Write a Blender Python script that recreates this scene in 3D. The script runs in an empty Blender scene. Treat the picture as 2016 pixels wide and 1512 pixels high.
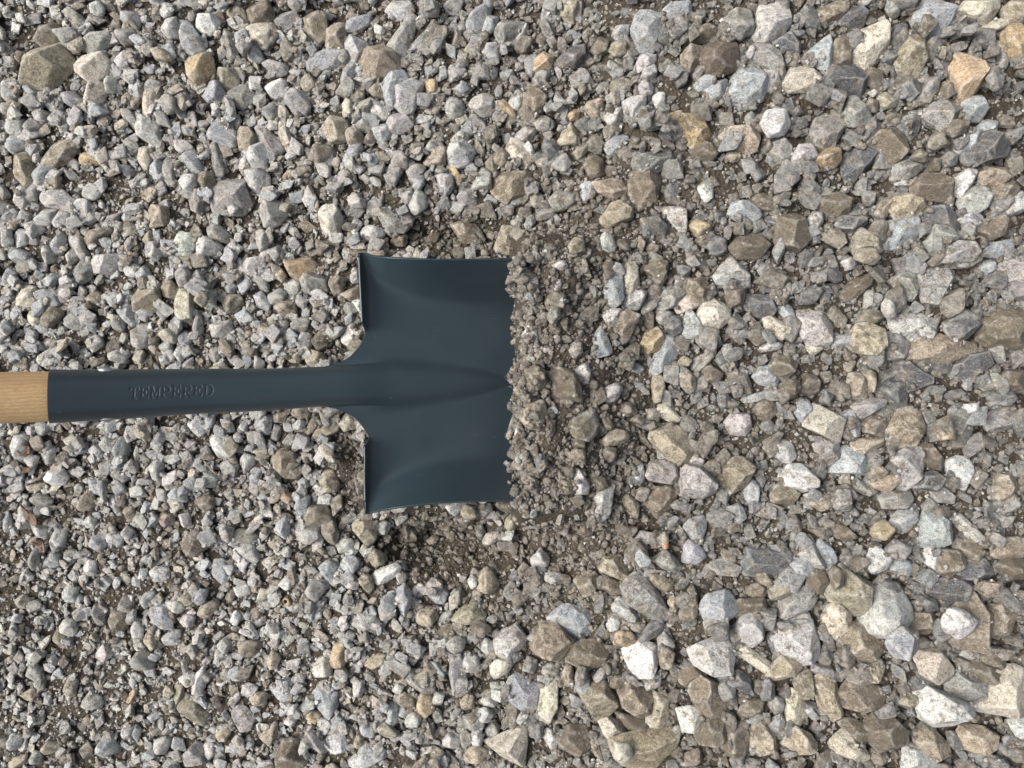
import bpy, bmesh, math, random
import numpy as np
from mathutils import Vector, Matrix

random.seed(11)
RNG = np.random.default_rng(11)
scene = bpy.context.scene
COL = scene.collection

# ------------------------------------------------------------------ camera
CAM_H = 0.70
TANH = 0.68
cam_data = bpy.data.cameras.new("camera")
cam_data.sensor_width = 36.0
cam_data.lens = 18.0 / TANH
cam_data.clip_start = 0.01
cam_data.clip_end = 200.0
cam = bpy.data.objects.new("camera", cam_data)
cam.location = (0, 0, CAM_H)
cam.rotation_euler = (0, 0, 0)
COL.objects.link(cam)
scene.camera = cam

# ------------------------------------------------------------------ daylight
SUN_EL, SUN_AZ = math.radians(47), math.radians(176)     # light comes from the left, a little from above in the photo
world = bpy.data.worlds.new("World")
scene.world = world
world.use_nodes = True
wn = world.node_tree
bg = wn.nodes["Background"]
sky = wn.nodes.new("ShaderNodeTexSky")
sky.sky_type = 'NISHITA'
sky.sun_disc = False
sky.sun_elevation = SUN_EL
sky.sun_rotation = math.radians(90) - SUN_AZ
sky.air_density = 1.0
sky.dust_density = 6.0
sky.ozone_density = 0.6
hs = wn.nodes.new("ShaderNodeHueSaturation")       # a cloud-covered sky: the same light, most of the blue gone
hs.inputs["Saturation"].default_value = 0.45
wn.links.new(sky.outputs[0], hs.inputs["Color"])
wn.links.new(hs.outputs[0], bg.inputs[0])
bg.inputs[1].default_value = 0.085
sun_data = bpy.data.lights.new("sun", 'SUN')
sun_data.energy = 1.5
sun_data.angle = math.radians(28)
sun_data.color = (1.0, 0.96, 0.90)
sun = bpy.data.objects.new("sun", sun_data)
sun_dir = Vector((math.cos(SUN_EL) * math.cos(SUN_AZ), math.cos(SUN_EL) * math.sin(SUN_AZ), math.sin(SUN_EL)))
sun.rotation_euler = (-sun_dir).to_track_quat('-Z', 'Y').to_euler()
COL.objects.link(sun)
vs = scene.view_settings
vs.view_transform = 'Standard'
vs.look = 'None'
vs.exposure = 1.28
vs.gamma = 1.0

# ------------------------------------------------------------------ helpers
K = TANH / 1008.0

def unproject(px, py, z):
    d = CAM_H - z
    return np.stack([(np.asarray(px) - 1008.0) * K * d, (756.0 - np.asarray(py)) * K * d, np.asarray(z) + 0.0 * np.asarray(px)], -1)

def ground_px(x, y):
    """world x, y -> photo pixel of that point if it lay at height 0"""
    return x / (K * CAM_H) + 1008.0, 756.0 - y / (K * CAM_H)

def cint(x, xp, fp):
    """smooth cubic curve through the points"""
    xp = np.asarray(xp, float); fp = np.asarray(fp, float)
    m = np.gradient(fp, xp)
    x = np.clip(np.asarray(x, float), xp[0], xp[-1])
    i = np.clip(np.searchsorted(xp, x, 'right') - 1, 0, len(xp) - 2)
    h = xp[i + 1] - xp[i]; s = (x - xp[i]) / h
    return (2*s**3 - 3*s**2 + 1) * fp[i] + (s**3 - 2*s**2 + s) * h * m[i] + (3*s**2 - 2*s**3) * fp[i + 1] + (s**3 - s**2) * h * m[i + 1]

def sstep(a, b, x):
    t = np.clip((x - a) / (b - a), 0, 1)
    return t * t * (3 - 2 * t)

def value_noise(u, v, freq, seed):
    u = np.asarray(u) * freq; v = np.asarray(v) * freq
    iu = np.floor(u).astype(np.int64); iv = np.floor(v).astype(np.int64)
    fu = u - iu; fv = v - iv
    fu = fu * fu * (3 - 2 * fu); fv = fv * fv * (3 - 2 * fv)
    def h(a, b):
        n = (a * 374761393 + b * 668265263 + seed * 974711) & 0xFFFFFFFF
        n = ((n ^ (n >> 13)) * 1274126177) & 0xFFFFFFFF
        n = n ^ (n >> 16)
        return (n & 0xFFFF) / 65535.0
    a = h(iu, iv); b = h(iu + 1, iv); c = h(iu, iv + 1); d = h(iu + 1, iv + 1)
    return (a * (1 - fu) + b * fu) * (1 - fv) + (c * (1 - fu) + d * fu) * fv - 0.5

def new_mesh_object(name, verts, faces, mat, parent=None, smooth=True, normals=None):
    me = bpy.data.meshes.new(name)
    verts = np.asarray(verts, dtype=np.float32)
    faces = np.asarray(faces, dtype=np.int32)
    n, k = faces.shape
    if normals is not None:             # wind every face to agree with the normals it is given
        fn = np.cross(verts[faces[:, 1]] - verts[faces[:, 0]], verts[faces[:, 2]] - verts[faces[:, 0]])
        bad = np.sum(fn * np.asarray(normals)[faces].mean(1), axis=1) < 0
        faces[bad] = faces[bad][:, ::-1]
    me.vertices.add(len(verts)); me.vertices.foreach_set("co", verts.ravel())
    me.loops.add(n * k); me.loops.foreach_set("vertex_index", faces.ravel())
    me.polygons.add(n)
    me.polygons.foreach_set("loop_start", np.arange(0, n * k, k, dtype=np.int32))
    me.update(calc_edges=True)
    me.validate()
    me.polygons.foreach_set("use_smooth", np.full(len(me.polygons), smooth, dtype=bool))
    if normals is not None:
        me.normals_split_custom_set_from_vertices([tuple(float(c) for c in x) for x in normals])
    me.materials.append(mat)
    ob = bpy.data.objects.new(name, me)
    COL.objects.link(ob)
    if parent is not None:
        ob.parent = parent
    return ob

def add_attr(me, name, data, kind):
    at = me.attributes.new(name, kind, 'POINT')
    data = np.asarray(data, dtype=np.float32)
    at.data.foreach_set("color" if kind == 'FLOAT_COLOR' else "value", data.ravel())

def tag(o, label, cat=None, group=None, kind=None):
    if label: o["label"] = label
    if cat: o["category"] = cat
    if group: o["group"] = group
    if kind: o["kind"] = kind
    return o

# ------------------------------------------------------------------ materials
def mat_base(name):
    m = bpy.data.materials.new(name)
    m.use_nodes = True
    nt = m.node_tree
    return m, nt, nt.nodes["Principled BSDF"]

class G:
    """tiny node-graph helper"""
    def __init__(self, nt): self.nt = nt
    def n(self, t, **kw):
        nd = self.nt.nodes.new(t)
        for k, v in kw.items(): setattr(nd, k, v)
        return nd
    def l(self, a, b): self.nt.links.new(a, b)
    def noise(self, vec, scale, detail=3, rough=0.6, dist=0.0):
        nd = self.n("ShaderNodeTexNoise")
        self.l(vec, nd.inputs["Vector"])
        nd.inputs["Scale"].default_value = scale
        nd.inputs["Detail"].default_value = detail
        nd.inputs["Roughness"].default_value = rough
        nd.inputs["Distortion"].default_value = dist
        return nd.outputs["Fac"]
    def math(self, op, a, b=None, c=None):
        nd = self.n("ShaderNodeMath", operation=op)
        for i, v in enumerate((a, b, c)):
            if v is None: continue
            if isinstance(v, (int, float)): nd.inputs[i].default_value = v
            else: self.l(v, nd.inputs[i])
        return nd.outputs[0]
    def remap(self, v, a, b, c, d):
        nd = self.n("ShaderNodeMapRange")
        self.l(v, nd.inputs[0])
        for i, x in enumerate((a, b, c, d)): nd.inputs[i + 1].default_value = x
        return nd.outputs[0]
    def mix(self, fac, a, b, mode='MIX'):
        nd = self.n("ShaderNodeMix", data_type='RGBA', blend_type=mode)
        if isinstance(fac, (int, float)): nd.inputs[0].default_value = fac
        else: self.l(fac, nd.inputs[0])
        for i, v in ((6, a), (7, b)):
            if isinstance(v, tuple): nd.inputs[i].default_value = (*v, 1)
            else: self.l(v, nd.inputs[i])
        return nd.outputs[2]
    def bump(self, h, strength, dist, normal=None):
        nd = self.n("ShaderNodeBump")
        nd.inputs["Strength"].default_value = strength
        nd.inputs["Distance"].default_value = dist
        self.l(h, nd.inputs["Height"])
        if normal is not None: self.l(normal, nd.inputs["Normal"])
        return nd.outputs[0]

SOIL = (0.098, 0.081, 0.062)

def stone_material(name, edge=0.45):
    m, nt, bsdf = mat_base(name)
    g = G(nt)
    tc = g.n("ShaderNodeTexCoord")
    oi = g.n("ShaderNodeObjectInfo")
    off = g.n("ShaderNodeVectorMath", operation='ADD')
    sc = g.n("ShaderNodeVectorMath", operation='SCALE')
    cmb = g.n("ShaderNodeCombineXYZ")
    g.l(oi.outputs["Random"], cmb.inputs[0])
    g.l(g.math('MULTIPLY', oi.outputs["Random"], 7.31), cmb.inputs[1])
    g.l(g.math('MULTIPLY', oi.outputs["Random"], 3.77), cmb.inputs[2])
    g.l(cmb.outputs[0], sc.inputs[0]); sc.inputs["Scale"].default_value = 5.0
    g.l(tc.outputs["Object"], off.inputs[0]); g.l(sc.outputs[0], off.inputs[1])
    vec = off.outputs[0]
    tint = g.n("ShaderNodeAttribute", attribute_name="tint")
    dust = g.n("ShaderNodeAttribute", attribute_name="dust")
    vein = g.n("ShaderNodeAttribute", attribute_name="vein")
    speck = g.noise(vec, 800, 4, 0.8)
    mid = g.noise(vec, 260, 4, 0.65, 0.6)
    base = g.mix(1.0, tint.outputs["Color"], g.n("ShaderNodeCombineColor").outputs[0], 'MULTIPLY')
    cc = [n for n in nt.nodes if n.bl_idname == "ShaderNodeCombineColor"][0]
    val = g.math('ADD', g.remap(speck, 0.33, 0.67, -0.55, 0.55), g.remap(mid, 0.3, 0.7, 0.60, 1.40))
    val = g.math('MAXIMUM', val, 0.18)
    for i in range(3): g.l(val, cc.inputs[i])
    # warm weathered rind on part of a stone
    big = g.noise(vec, 75, 3, 0.6, 0.5)
    base = g.mix(g.remap(big, 0.55, 0.63, 0.0, 0.45), base, g.mix(1.0, (0.29, 0.245, 0.175), cc.outputs[0], 'MULTIPLY'))
    # mineral streaks and pale scuffs
    vmap = g.n("ShaderNodeMapping")
    g.l(vec, vmap.inputs[0]); vmap.inputs["Scale"].default_value = (1.0, 2.2, 1.6)
    vmap.inputs["Rotation"].default_value = (0.4, 0.7, 0.9)
    streak = g.noise(vmap.outputs[0], 330, 6, 0.78, 1.6)
    sm = g.remap(streak, 0.53, 0.66, 0.0, 1.0)
    sm = g.math('MULTIPLY', sm, vein.outputs["Fac"])
    base = g.mix(sm, base, (0.66, 0.66, 0.645))
    dark = g.remap(g.noise(vmap.outputs[0], 520, 5, 0.7, 0.8), 0.40, 0.30, 0.0, 0.55)
    base = g.mix(g.math('MULTIPLY', dark, 1.0), base, (0.07, 0.066, 0.06))
    # worn pale edges
    geo = g.n("ShaderNodeNewGeometry")
    pt = g.remap(geo.outputs["Pointiness"], 0.506, 0.56, 0.0, edge)
    pt = g.math('MULTIPLY', pt, g.remap(mid, 0.35, 0.6, 0.3, 1.0))
    base = g.mix(pt, base, (0.62, 0.60, 0.56))
    # clinging soil
    dn = g.noise(vec, 150, 5, 0.72, 0.3)
    thr = g.math('SUBTRACT', g.math('ADD', dn, g.math('MULTIPLY', dust.outputs["Fac"], 0.5)), 0.62)
    dm = g.math('MULTIPLY', g.remap(thr, 0.0, 0.12, 0.0, 0.85), 1.0)
    grit = g.noise(vec, 1800, 2, 0.8)
    soilc = g.mix(g.remap(grit, 0.35, 0.65, 0, 1), (0.095, 0.077, 0.057), (0.245, 0.205, 0.155))
    base = g.mix(dm, base, soilc)
    g.l(base, bsdf.inputs["Base Color"])
    bsdf.inputs["Roughness"].default_value = 0.88
    bsdf.inputs["Specular IOR Level"].default_value = 0.25
    hsum = g.math('ADD', g.math('MULTIPLY', speck, 0.35), g.math('ADD', mid, g.math('MULTIPLY', streak, 0.6)))
    hsum = g.math('ADD', hsum, g.math('MULTIPLY', g.math('MULTIPLY', grit, dm), 0.7))
    g.l(g.bump(hsum, 1.0, 0.0022), bsdf.inputs["Normal"])
    return m

def soil_material(name):
    m, nt, bsdf = mat_base(name)
    g = G(nt)
    tc = g.n("ShaderNodeTexCoord")
    vec = tc.outputs["Object"]
    a = g.noise(vec, 90, 5, 0.7); b = g.noise(vec, 900, 4, 0.75); c = g.noise(vec, 14, 3, 0.6)
    base = g.mix(g.remap(a, 0.3, 0.7, 0, 1), (0.042, 0.034, 0.026), (0.092, 0.076, 0.058))
    base = g.mix(g.remap(b, 0.45, 0.75, 0, 0.5), base, (0.20, 0.17, 0.13))
    base = g.mix(g.remap(c, 0.4, 0.65, 0, 0.3), base, (0.13, 0.115, 0.095))
    g.l(base, bsdf.inputs["Base Color"])
    bsdf.inputs["Roughness"].default_value = 0.95
    bsdf.inputs["Specular IOR Level"].default_value = 0.15
    vor = g.n("ShaderNodeTexVoronoi"); g.l(vec, vor.inputs["Vector"]); vor.inputs["Scale"].default_value = 330
    h = g.math('ADD', g.math('MULTIPLY', b, 0.6), g.math('SUBTRACT', a, g.math('MULTIPLY', vor.outputs["Distance"], 0.8)))
    g.l(g.bump(h, 1.0, 0.0035), bsdf.inputs["Normal"])
    return m

def steel_material(name):
    m, nt, bsdf = mat_base(name)
    g = G(nt)
    tc = g.n("ShaderNodeTexCoord")
    vec = tc.outputs["Object"]
    cloud = g.noise(vec, 18, 4, 0.6)
    fine = g.noise(vec, 1500, 2, 0.6)
    mp = g.n("ShaderNodeMapping"); g.l(vec, mp.inputs[0]); mp.inputs["Scale"].default_value = (1.0, 14.0, 6.0)
    brush = g.noise(mp.outputs[0], 60, 4, 0.7)
    base = g.mix(g.remap(cloud, 0.3, 0.7, 0, 1), (0.019, 0.032, 0.040), (0.022, 0.036, 0.045))
    # a few specks of pale grit and rubbed paint
    sp = g.remap(g.noise(vec, 240, 2, 0.5), 0.755, 0.79, 0, 0.5)
    base = g.mix(sp, base, (0.22, 0.22, 0.21))
    # hairline scratches and a faint film of dust
    sm_ = g.n("ShaderNodeMapping"); g.l(vec, sm_.inputs[0]); sm_.inputs["Scale"].default_value = (1.2, 26.0, 4.0); sm_.inputs["Rotation"].default_value = (0, 0, 0.5)
    scr = g.math('MULTIPLY', g.remap(g.noise(sm_.outputs[0], 42, 2, 0.4), 0.71, 0.73, 0, 0.35), g.remap(g.noise(vec, 22, 2, 0.5), 0.52, 0.62, 0, 1))
    base = g.mix(scr, base, (0.12, 0.13, 0.135))
    film = g.math('MULTIPLY', g.remap(g.noise(vec, 38, 5, 0.75), 0.45, 0.8, 0, 0.035), g.remap(fine, 0.4, 0.6, 0.4, 1.0))
    base = g.mix(film, base, (0.24, 0.21, 0.17))
    g.l(base, bsdf.inputs["Base Color"])
    rough = g.math('ADD', g.remap(cloud, 0.3, 0.7, 0.34, 0.40), g.remap(brush, 0.3, 0.7, -0.025, 0.025))
    g.l(rough, bsdf.inputs["Roughness"])
    bsdf.inputs["Specular IOR Level"].default_value = 0.5
    g.l(g.bump(g.math('ADD', fine, g.math('MULTIPLY', brush, 0.6)), 0.05, 0.0008), bsdf.inputs["Normal"])
    return m

def wood_material(name):
    m, nt, bsdf = mat_base(name)
    g = G(nt)
    tc = g.n("ShaderNodeTexCoord")
    mp = g.n("ShaderNodeMapping"); g.l(tc.outputs["Object"], mp.inputs[0])
    mp.inputs["Scale"].default_value = (2.0, 70.0, 45.0)
    warp = g.noise(tc.outputs["Object"], 25, 2, 0.5)
    wv = g.n("ShaderNodeTexWave", wave_type='BANDS', bands_direction='Y')
    m2 = g.n("ShaderNodeMapping"); g.l(tc.outputs["Object"], m2.inputs[0]); m2.inputs["Scale"].default_value = (0.35, 1, 0.4)
    g.l(m2.outputs[0], wv.inputs["Vector"])
    wv.inputs["Scale"].default_value = 130; wv.inputs["Distortion"].default_value = 9.0
    wv.inputs["Detail"].default_value = 3; wv.inputs["Detail Scale"].default_value = 0.6
    fib = g.noise(mp.outputs[0], 14, 5, 0.7)
    base = g.mix(g.remap(fib, 0.3, 0.7, 0, 1), (0.40, 0.255, 0.115), (0.60, 0.42, 0.22))
    base = g.mix(g.remap(wv.outputs["Fac"], 0.2, 0.8, 0.30, 0.0), base, (0.30, 0.17, 0.075))
    base = g.mix(g.remap(g.noise(m2.outputs[0], 55, 3, 0.6), 0.45, 0.7, 0, 0.6), base, (0.34, 0.19, 0.095))
    g.l(base, bsdf.inputs["Base Color"])
    bsdf.inputs["Roughness"].default_value = 0.55
    g.l(g.bump(fib, 0.15, 0.0006), bsdf.inputs["Normal"])
    return m

def plain_material(name, col, rough, metal=0.0, var=0.2, scale=300):
    m, nt, bsdf = mat_base(name)
    g = G(nt)
    tc = g.n("ShaderNodeTexCoord")
    a = g.noise(tc.outputs["Object"], scale, 4, 0.7)
    base = g.mix(g.remap(a, 0.3, 0.7, 0, 1), tuple(c * (1 - var) for c in col), tuple(min(1, c * (1 + var)) for c in col))
    g.l(base, bsdf.inputs["Base Color"])
    bsdf.inputs["Roughness"].default_value = rough
    bsdf.inputs["Metallic"].default_value = metal
    g.l(g.bump(a, 0.3, 0.0006), bsdf.inputs["Normal"])
    return m

M_STONE = stone_material("stone_surface")
M_GRAVEL = stone_material("gravel_surface", 0.3)
M_SOIL = soil_material("dark_soil")
M_STEEL = steel_material("painted_steel")
M_WOOD = wood_material("ash_wood")
M_RIVET = plain_material("rivet_steel", (0.40, 0.41, 0.42), 0.42, 0.9, 0.1)
M_LEAF = plain_material("dry_leaf", (0.13, 0.078, 0.052), 0.7, 0.0, 0.45, 500)
M_TWIG = plain_material("dry_twig", (0.24, 0.19, 0.13), 0.85, 0.0, 0.35, 700)
M_HUSK = plain_material("pale_husk", (0.30, 0.235, 0.15), 0.75, 0.0, 0.3, 600)

# ------------------------------------------------------------------ shovel geometry (photo outline carried into depth)
def axis_z(x):                      # height of the shovel's axis / blade floor along its length
    return 0.020 + (1015.0 - x) * 0.000165

def centre_y(x):
    return cint(x, [98, 248, 400, 500, 648, 720, 800, 1015, 1110], [780.5, 776, 770, 767.8, 760.5, 757, 755, 751, 750])

def tube_half(x):
    return cint(x, [98, 248, 400, 500, 648, 720, 800], [53.3, 48.7, 44.4, 42.0, 39.8, 41, 46])

TOP_X = [708, 717, 730, 744, 780, 814, 888, 1000, 1022, 1110]
TOP_Y = [497.5, 498, 502, 505, 508, 510, 511.5, 509.5, 509, 508]
BOT_X = [721, 735, 759, 810, 863, 940, 1022, 1110]
BOT_Y = [1010, 1007.5, 1002, 994.5, 989, 985.5, 984, 983]

# left-hand boundary, (x, offset from centre line), upper side then lower side
BND_UP = [(640, -40), (655, -42.5), (670, -47), (684, -53.5), (697, -64), (707, -75), (714.5, -88), (719, -102), (717.5, -112), (714.6, -119), (714, -130), (711.5, -180), (709, -230), (708, -259)]
BND_LO = [(640, 40), (655, 43.5), (670, 49), (686, 57), (700, 66.5), (712, 80), (721, 93), (726.5, 104), (724, 112), (719.6, 119), (719, 128), (719, 180), (720, 230), (721, 254)]

def resample(poly, n):
    p = np.array(poly, float)
    seg = np.r_[0, np.cumsum(np.hypot(*np.diff(p, axis=0).T))]
    # Catmull-Rom through the points
    t = np.linspace(0, seg[-1], n)
    out = []
    for k in range(2):
        m = np.gradient(p[:, k], seg)
        i = np.clip(np.searchsorted(seg, t, 'right') - 1, 0, len(p) - 2)
        h = seg[i + 1] - seg[i]; s = (t - seg[i]) / h
        out.append((2*s**3 - 3*s**2 + 1) * p[i, k] + (s**3 - 2*s**2 + s) * h * m[i] + (-2*s**3 + 3*s**2) * p[i+1, k] + (s**3 - s**2) * h * m[i+1])
    return np.stack(out, 1)

MM = 0.001
def glyph_segments():
    A = lambda *p: [(p[i], p[i + 1]) for i in range(len(p) - 1)]
    bowl = lambda x0, x1, y0, y1: [(x0 + (x1 - x0) * math.sin(math.pi * i / 8), y1 + (y0 - y1) * (1 - math.cos(math.pi * i / 8)) / 2) for i in range(9)]
    Gd = {}
    Gd['T'] = A((.08, 1), (.92, 1)) + A((.5, 1), (.5, 0)) + A((.33, 0), (.67, 0)) + A((.08, 1), (.08, .78)) + A((.92, 1), (.92, .78))
    Gd['E'] = A((.22, 0), (.22, 1)) + A((.08, 1), (.80, 1)) + A((.08, 0), (.86, 0)) + A((.22, .52), (.58, .52)) + A((.80, 1), (.80, .80)) + A((.86, 0), (.86, .22)) + A((.58, .62), (.58, .42))
    Gd['M'] = A((.15, 0), (.15, 1)) + A((.85, 0), (.85, 1)) + A((.15, 1), (.5, .2), (.85, 1)) + A((.02, 0), (.3, 0)) + A((.7, 0), (.98, 0)) + A((.02, 1), (.16, 1)) + A((.84, 1), (.98, 1))
    Gd['P'] = A((.22, 0), (.22, 1)) + A((.06, 1), (.52, 1)) + A((.22, .46), (.52, .46)) + A(*bowl(.52, .86, .46, 1)) + A((.06, 0), (.40, 0))
    Gd['R'] = Gd['P'] + A((.48, .46), (.84, 0)) + A((.78, 0), (.98, 0))
    Gd['D'] = A((.22, 0), (.22, 1)) + A((.06, 1), (.42, 1)) + A((.06, 0), (.42, 0)) + A(*bowl(.42, .92, 0, 1))
    return Gd

def lettering_mask(x, y):
    """how far a point of the photo plane lies inside the stamped strokes of TEMPERED"""
    GS = glyph_segments()
    d = np.full(x.shape, 99.0)
    text = "TEMPERED"
    x0, x1, ya, yb, hgt = 254.0, 421.5, 784.5, 779.5, 22.0
    adv = (x1 - x0) / len(text)
    for i, ch in enumerate(text):
        gx = x0 + adv * i
        gy = ya + (yb - ya) * i / 7.0
        for (a, b) in GS[ch]:
            ax, ay = gx + a[0] * adv * .90 + a[1] * 1.5, gy - a[1] * hgt
            bx, by = gx + b[0] * adv * .90 + b[1] * 1.5, gy - b[1] * hgt
            dx, dy = bx - ax, by - ay
            t = np.clip(((x - ax) * dx + (y - ay) * dy) / (dx * dx + dy * dy + 1e-9), 0, 1)
            d = np.minimum(d, np.hypot(x - ax - t * dx, y - ay - t * dy))
    return 1 - sstep(1.1, 2.5, d)

def steel_height(x, off, edge_half, xb):
    """height of the steel's upper face over photo column x at offset off from the centre line"""
    z = axis_z(x)
    a = np.abs(off)
    w = tube_half(x)
    R = w * K * (CAM_H - axis_z(x))
    tube = R * np.sqrt(np.clip(1 - (off / w) ** 2, 0, 1))
    # the frog: the socket's half round running out to a point on the blade
    t = np.clip((x - 640) / (1008 - 640), 0, 1)
    fw = 64 * np.clip(1 - np.clip((x - 700) / (1012 - 700), 0, 1) ** 1.6, 0.0004, 1) ** 0.75
    fh = 17.5 * MM * (1 - t) ** 0.8
    q = np.clip(a / fw, 0, 1)
    bump = fh * (1 - q ** 2) ** 1.7
    s = sstep(640, 775, x)
    ridge = tube * (1 - s) + bump * s
    # side wings turned up
    b = 94 * (1 - np.exp(-np.clip(x - 706, 0, None) / 66.0))
    d = a - (edge_half - b)
    k = 9.0
    soft = k * np.log1p(np.exp(np.clip(d / k, -30, 30)))
    wing = soft * K * 0.66 * math.tan(math.radians(51)) * sstep(640, 760, x)
    # turned-forward step along the left edge
    lip = 9.0 * MM * np.exp(-np.clip(x - xb, 0, None) / 9.0) * sstep(100, 124, a)
    lip = lip + 2.0 * MM * np.exp(-np.clip(x - xb, 0, None) / 45.0) * sstep(70, 130, a)
    return z + ridge + wing + lip

def build_shovel():
    root = bpy.data.objects.new("shovel", None)
    root.location = (0, 0, 0)
    COL.objects.link(root)
    tag(root, "dark grey square point shovel with a wooden handle, its blade pushed into gravel", "shovel")
    # --- inner rows (socket and frog) and outer rows (blade sides)
    th_c = np.linspace(-0.42, 0.42, 54)
    th_s = np.linspace(0.42, math.pi / 2, 19)[1:]
    th = np.r_[-th_s[::-1], th_c, th_s]
    up = resample(BND_UP, 70)[1:]; lo = resample(BND_LO, 70)[1:]
    xs_socket = np.r_[np.linspace(98, 246, 30)[:-1], np.linspace(246, 430, 250)[:-1], np.linspace(430, 640, 40)[:-1]]
    nS = len(xs_socket)
    tt = np.linspace(0, 1, 112) ** 1.35
    X1 = 1100.0
    def edge_of(x, side):
        ey = cint(x, TOP_X, TOP_Y) if side < 0 else cint(x, BOT_X, BOT_Y)
        return np.abs(ey - centre_y(x))
    rows_x, rows_off, rows_xb = [], [], []
    def wrow(x): return np.where(x < 800, tube_half(x), (24 + 22 * (1 - sstep(780, 1010, x))))
    for P in up[::-1]:
        x = P[0] + (X1 - P[0]) * tt
        q = (abs(P[1]) - wrow(P[0])) / (edge_of(P[0], -1) - wrow(P[0])); q = min(q, 1.0) if P is not up[-1] else 1.0
        rows_x.append(x); rows_off.append(-(wrow(x) + (edge_of(x, -1) - wrow(x)) * q)); rows_xb.append(P[0])
    nU = len(rows_x)
    xin = 640 + (X1 - 640) * tt
    for a in th:
        rows_x.append(xin); rows_off.append(wrow(xin) * math.sin(a)); rows_xb.append(640)
    nI = len(th)
    for P in lo:
        x = P[0] + (X1 - P[0]) * tt
        q = (abs(P[1]) - wrow(P[0])) / (edge_of(P[0], 1) - wrow(P[0])); q = min(q, 1.0) if P is not lo[-1] else 1.0
        rows_x.append(x); rows_off.append(wrow(x) + (edge_of(x, 1) - wrow(x)) * q); rows_xb.append(P[0])
    BX = np.array(rows_x); BO = np.array(rows_off); XB = np.array(rows_xb)[:, None]
    side = np.where(BO < 0, -1, 1)
    EH = np.where(side < 0, edge_of(BX, -1), edge_of(BX, 1))
    XBl = np.where(side < 0, np.interp(-BO, [p[1] * -1 for p in BND_UP], [p[0] for p in BND_UP]), np.interp(BO, [p[1] for p in BND_LO], [p[0] for p in BND_LO]))
    BZ = steel_height(BX, BO, EH, np.maximum(XB, 700) * 0 + np.where(np.abs(BO) > 100, XBl, XB))
    blade_top = unproject(BX, centre_y(BX) + BO, BZ)                     # rows x cols x 3
    # socket part of the inner rows
    SX = np.repeat(xs_socket[None, :], nI, 0)
    SX = SX - 5.0 * np.cos(th)[:, None] * (1 - sstep(98, 240, SX))      # the cut end is square to the sloping tube
    SO = tube_half(np.maximum(SX, 98)) * np.sin(th)[:, None]
    SZ = steel_height(SX, SO, np.full(SX.shape, 255.0), np.full(SX.shape, 640.0))
    SY = centre_y(SX) + SO
    SZ = SZ - 0.26 * MM * lettering_mask(SX, SY)
    sock_top = unproject(SX, SY, SZ)
    def grid_normals(g):
        du = np.gradient(g, axis=1); dv = np.gradient(g, axis=0)
        n = np.cross(du, -dv)
        n /= np.linalg.norm(n, axis=-1, keepdims=True) + 1e-12
        n[n[..., 2] < 0] *= -1
        return n
    inner = np.concatenate([sock_top, blade_top[nU:nU + nI]], axis=1)
    nin = grid_normals(inner)
    nbl = grid_normals(blade_top)
    ramp = sstep(0, 10, np.arange(len(tt)))[None, :, None]
    nb2 = nbl.copy()
    nb2[nU:nU + nI] = nin[:, nS:] * (1 - ramp) + nbl[nU:nU + nI] * ramp
    nbl = nb2 / np.linalg.norm(nb2, axis=-1, keepdims=True)
    def quads(r, c, off=0, flip=False):
        i = np.arange(r - 1)[:, None] * c + np.arange(c - 1)[None, :]
        f = np.stack([i, i + 1, i + 1 + c, i + c], -1).reshape(-1, 4)
        if not flip: f = f[:, ::-1]
        return f + off
    # --- blade
    r, c, _ = blade_top.shape
    under = blade_top - nbl * 1.7 * MM
    V = [blade_top.reshape(-1, 3), under.reshape(-1, 3)]
    N = [nbl.reshape(-1, 3), -nbl.reshape(-1, 3)]
    F = [quads(r, c, 0, True), quads(r, c, r * c, False)]
    base = 2 * r * c
    rim_idx = []
    left_u = [(j, 0) for j in range(nU - 1, -1, -1)]
    rim_idx.append(left_u + [(0, k) for k in range(1, c)])
    rim_idx.append([(j, 0) for j in range(nU + nI, r)] + [(r - 1, k) for k in range(1, c)])
    for rim in rim_idx:
        a = np.array([blade_top[j, k] for j, k in rim]); b = np.array([under[j, k] for j, k in rim])
        nt_ = np.array([nbl[j, k] for j, k in rim])
        tang = np.gradient(a, axis=0)
        out = np.cross(tang, nt_); out /= np.linalg.norm(out, axis=1, keepdims=True) + 1e-12
        ctr = np.array([0.0, 0.0, 0.0])
        mid = blade_top[nU + nI // 2, c // 2]
        sgn = np.sign(np.sum(out * (a - mid), axis=1, keepdims=True)); sgn[sgn == 0] = 1
        out = out * sgn
        n = len(rim)
        V += [a, b]; N += [out * 0.8 + nt_ * 0.6, out * 0.8 - nt_ * 0.6]
        i = np.arange(n - 1)
        F.append(np.stack([base + i, base + i + 1, base + n + i + 1, base + n + i], 1))
        base += 2 * n
    NN = np.concatenate(N); NN = NN / (np.linalg.norm(NN, axis=1, keepdims=True) + 1e-12)
    blade = new_mesh_object("blade", np.concatenate(V), np.concatenate(F), M_STEEL, root, True, NN)
    # --- socket: top half with stamped letters, bottom half, and end ring
    nn = nin[:, :nS + 1]
    top = inner[:, :nS + 1]
    cols = np.r_[xs_socket, 640.0]
    r2, c2, _ = top.shape
    fq = quads(r2, c2, 0, True)
    jj = fq[:, 0] // c2; ii = fq[:, 0] % c2
    inside = (cols[ii] > 248) & (cols[ii] < 428) & (np.abs(th[np.clip(jj, 0, nI - 1)]) < 0.40)
    flat = top.reshape(-1, 3); nflat = nn.reshape(-1, 3)
    def sub(fc):
        used = np.unique(fc); mp = np.full(len(flat), -1); mp[used] = np.arange(len(used))
        return flat[used], mp[fc], nflat[used]
    vv, ff, nv = sub(fq[~inside])
    lv, lf, ln = sub(fq[inside])
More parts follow.
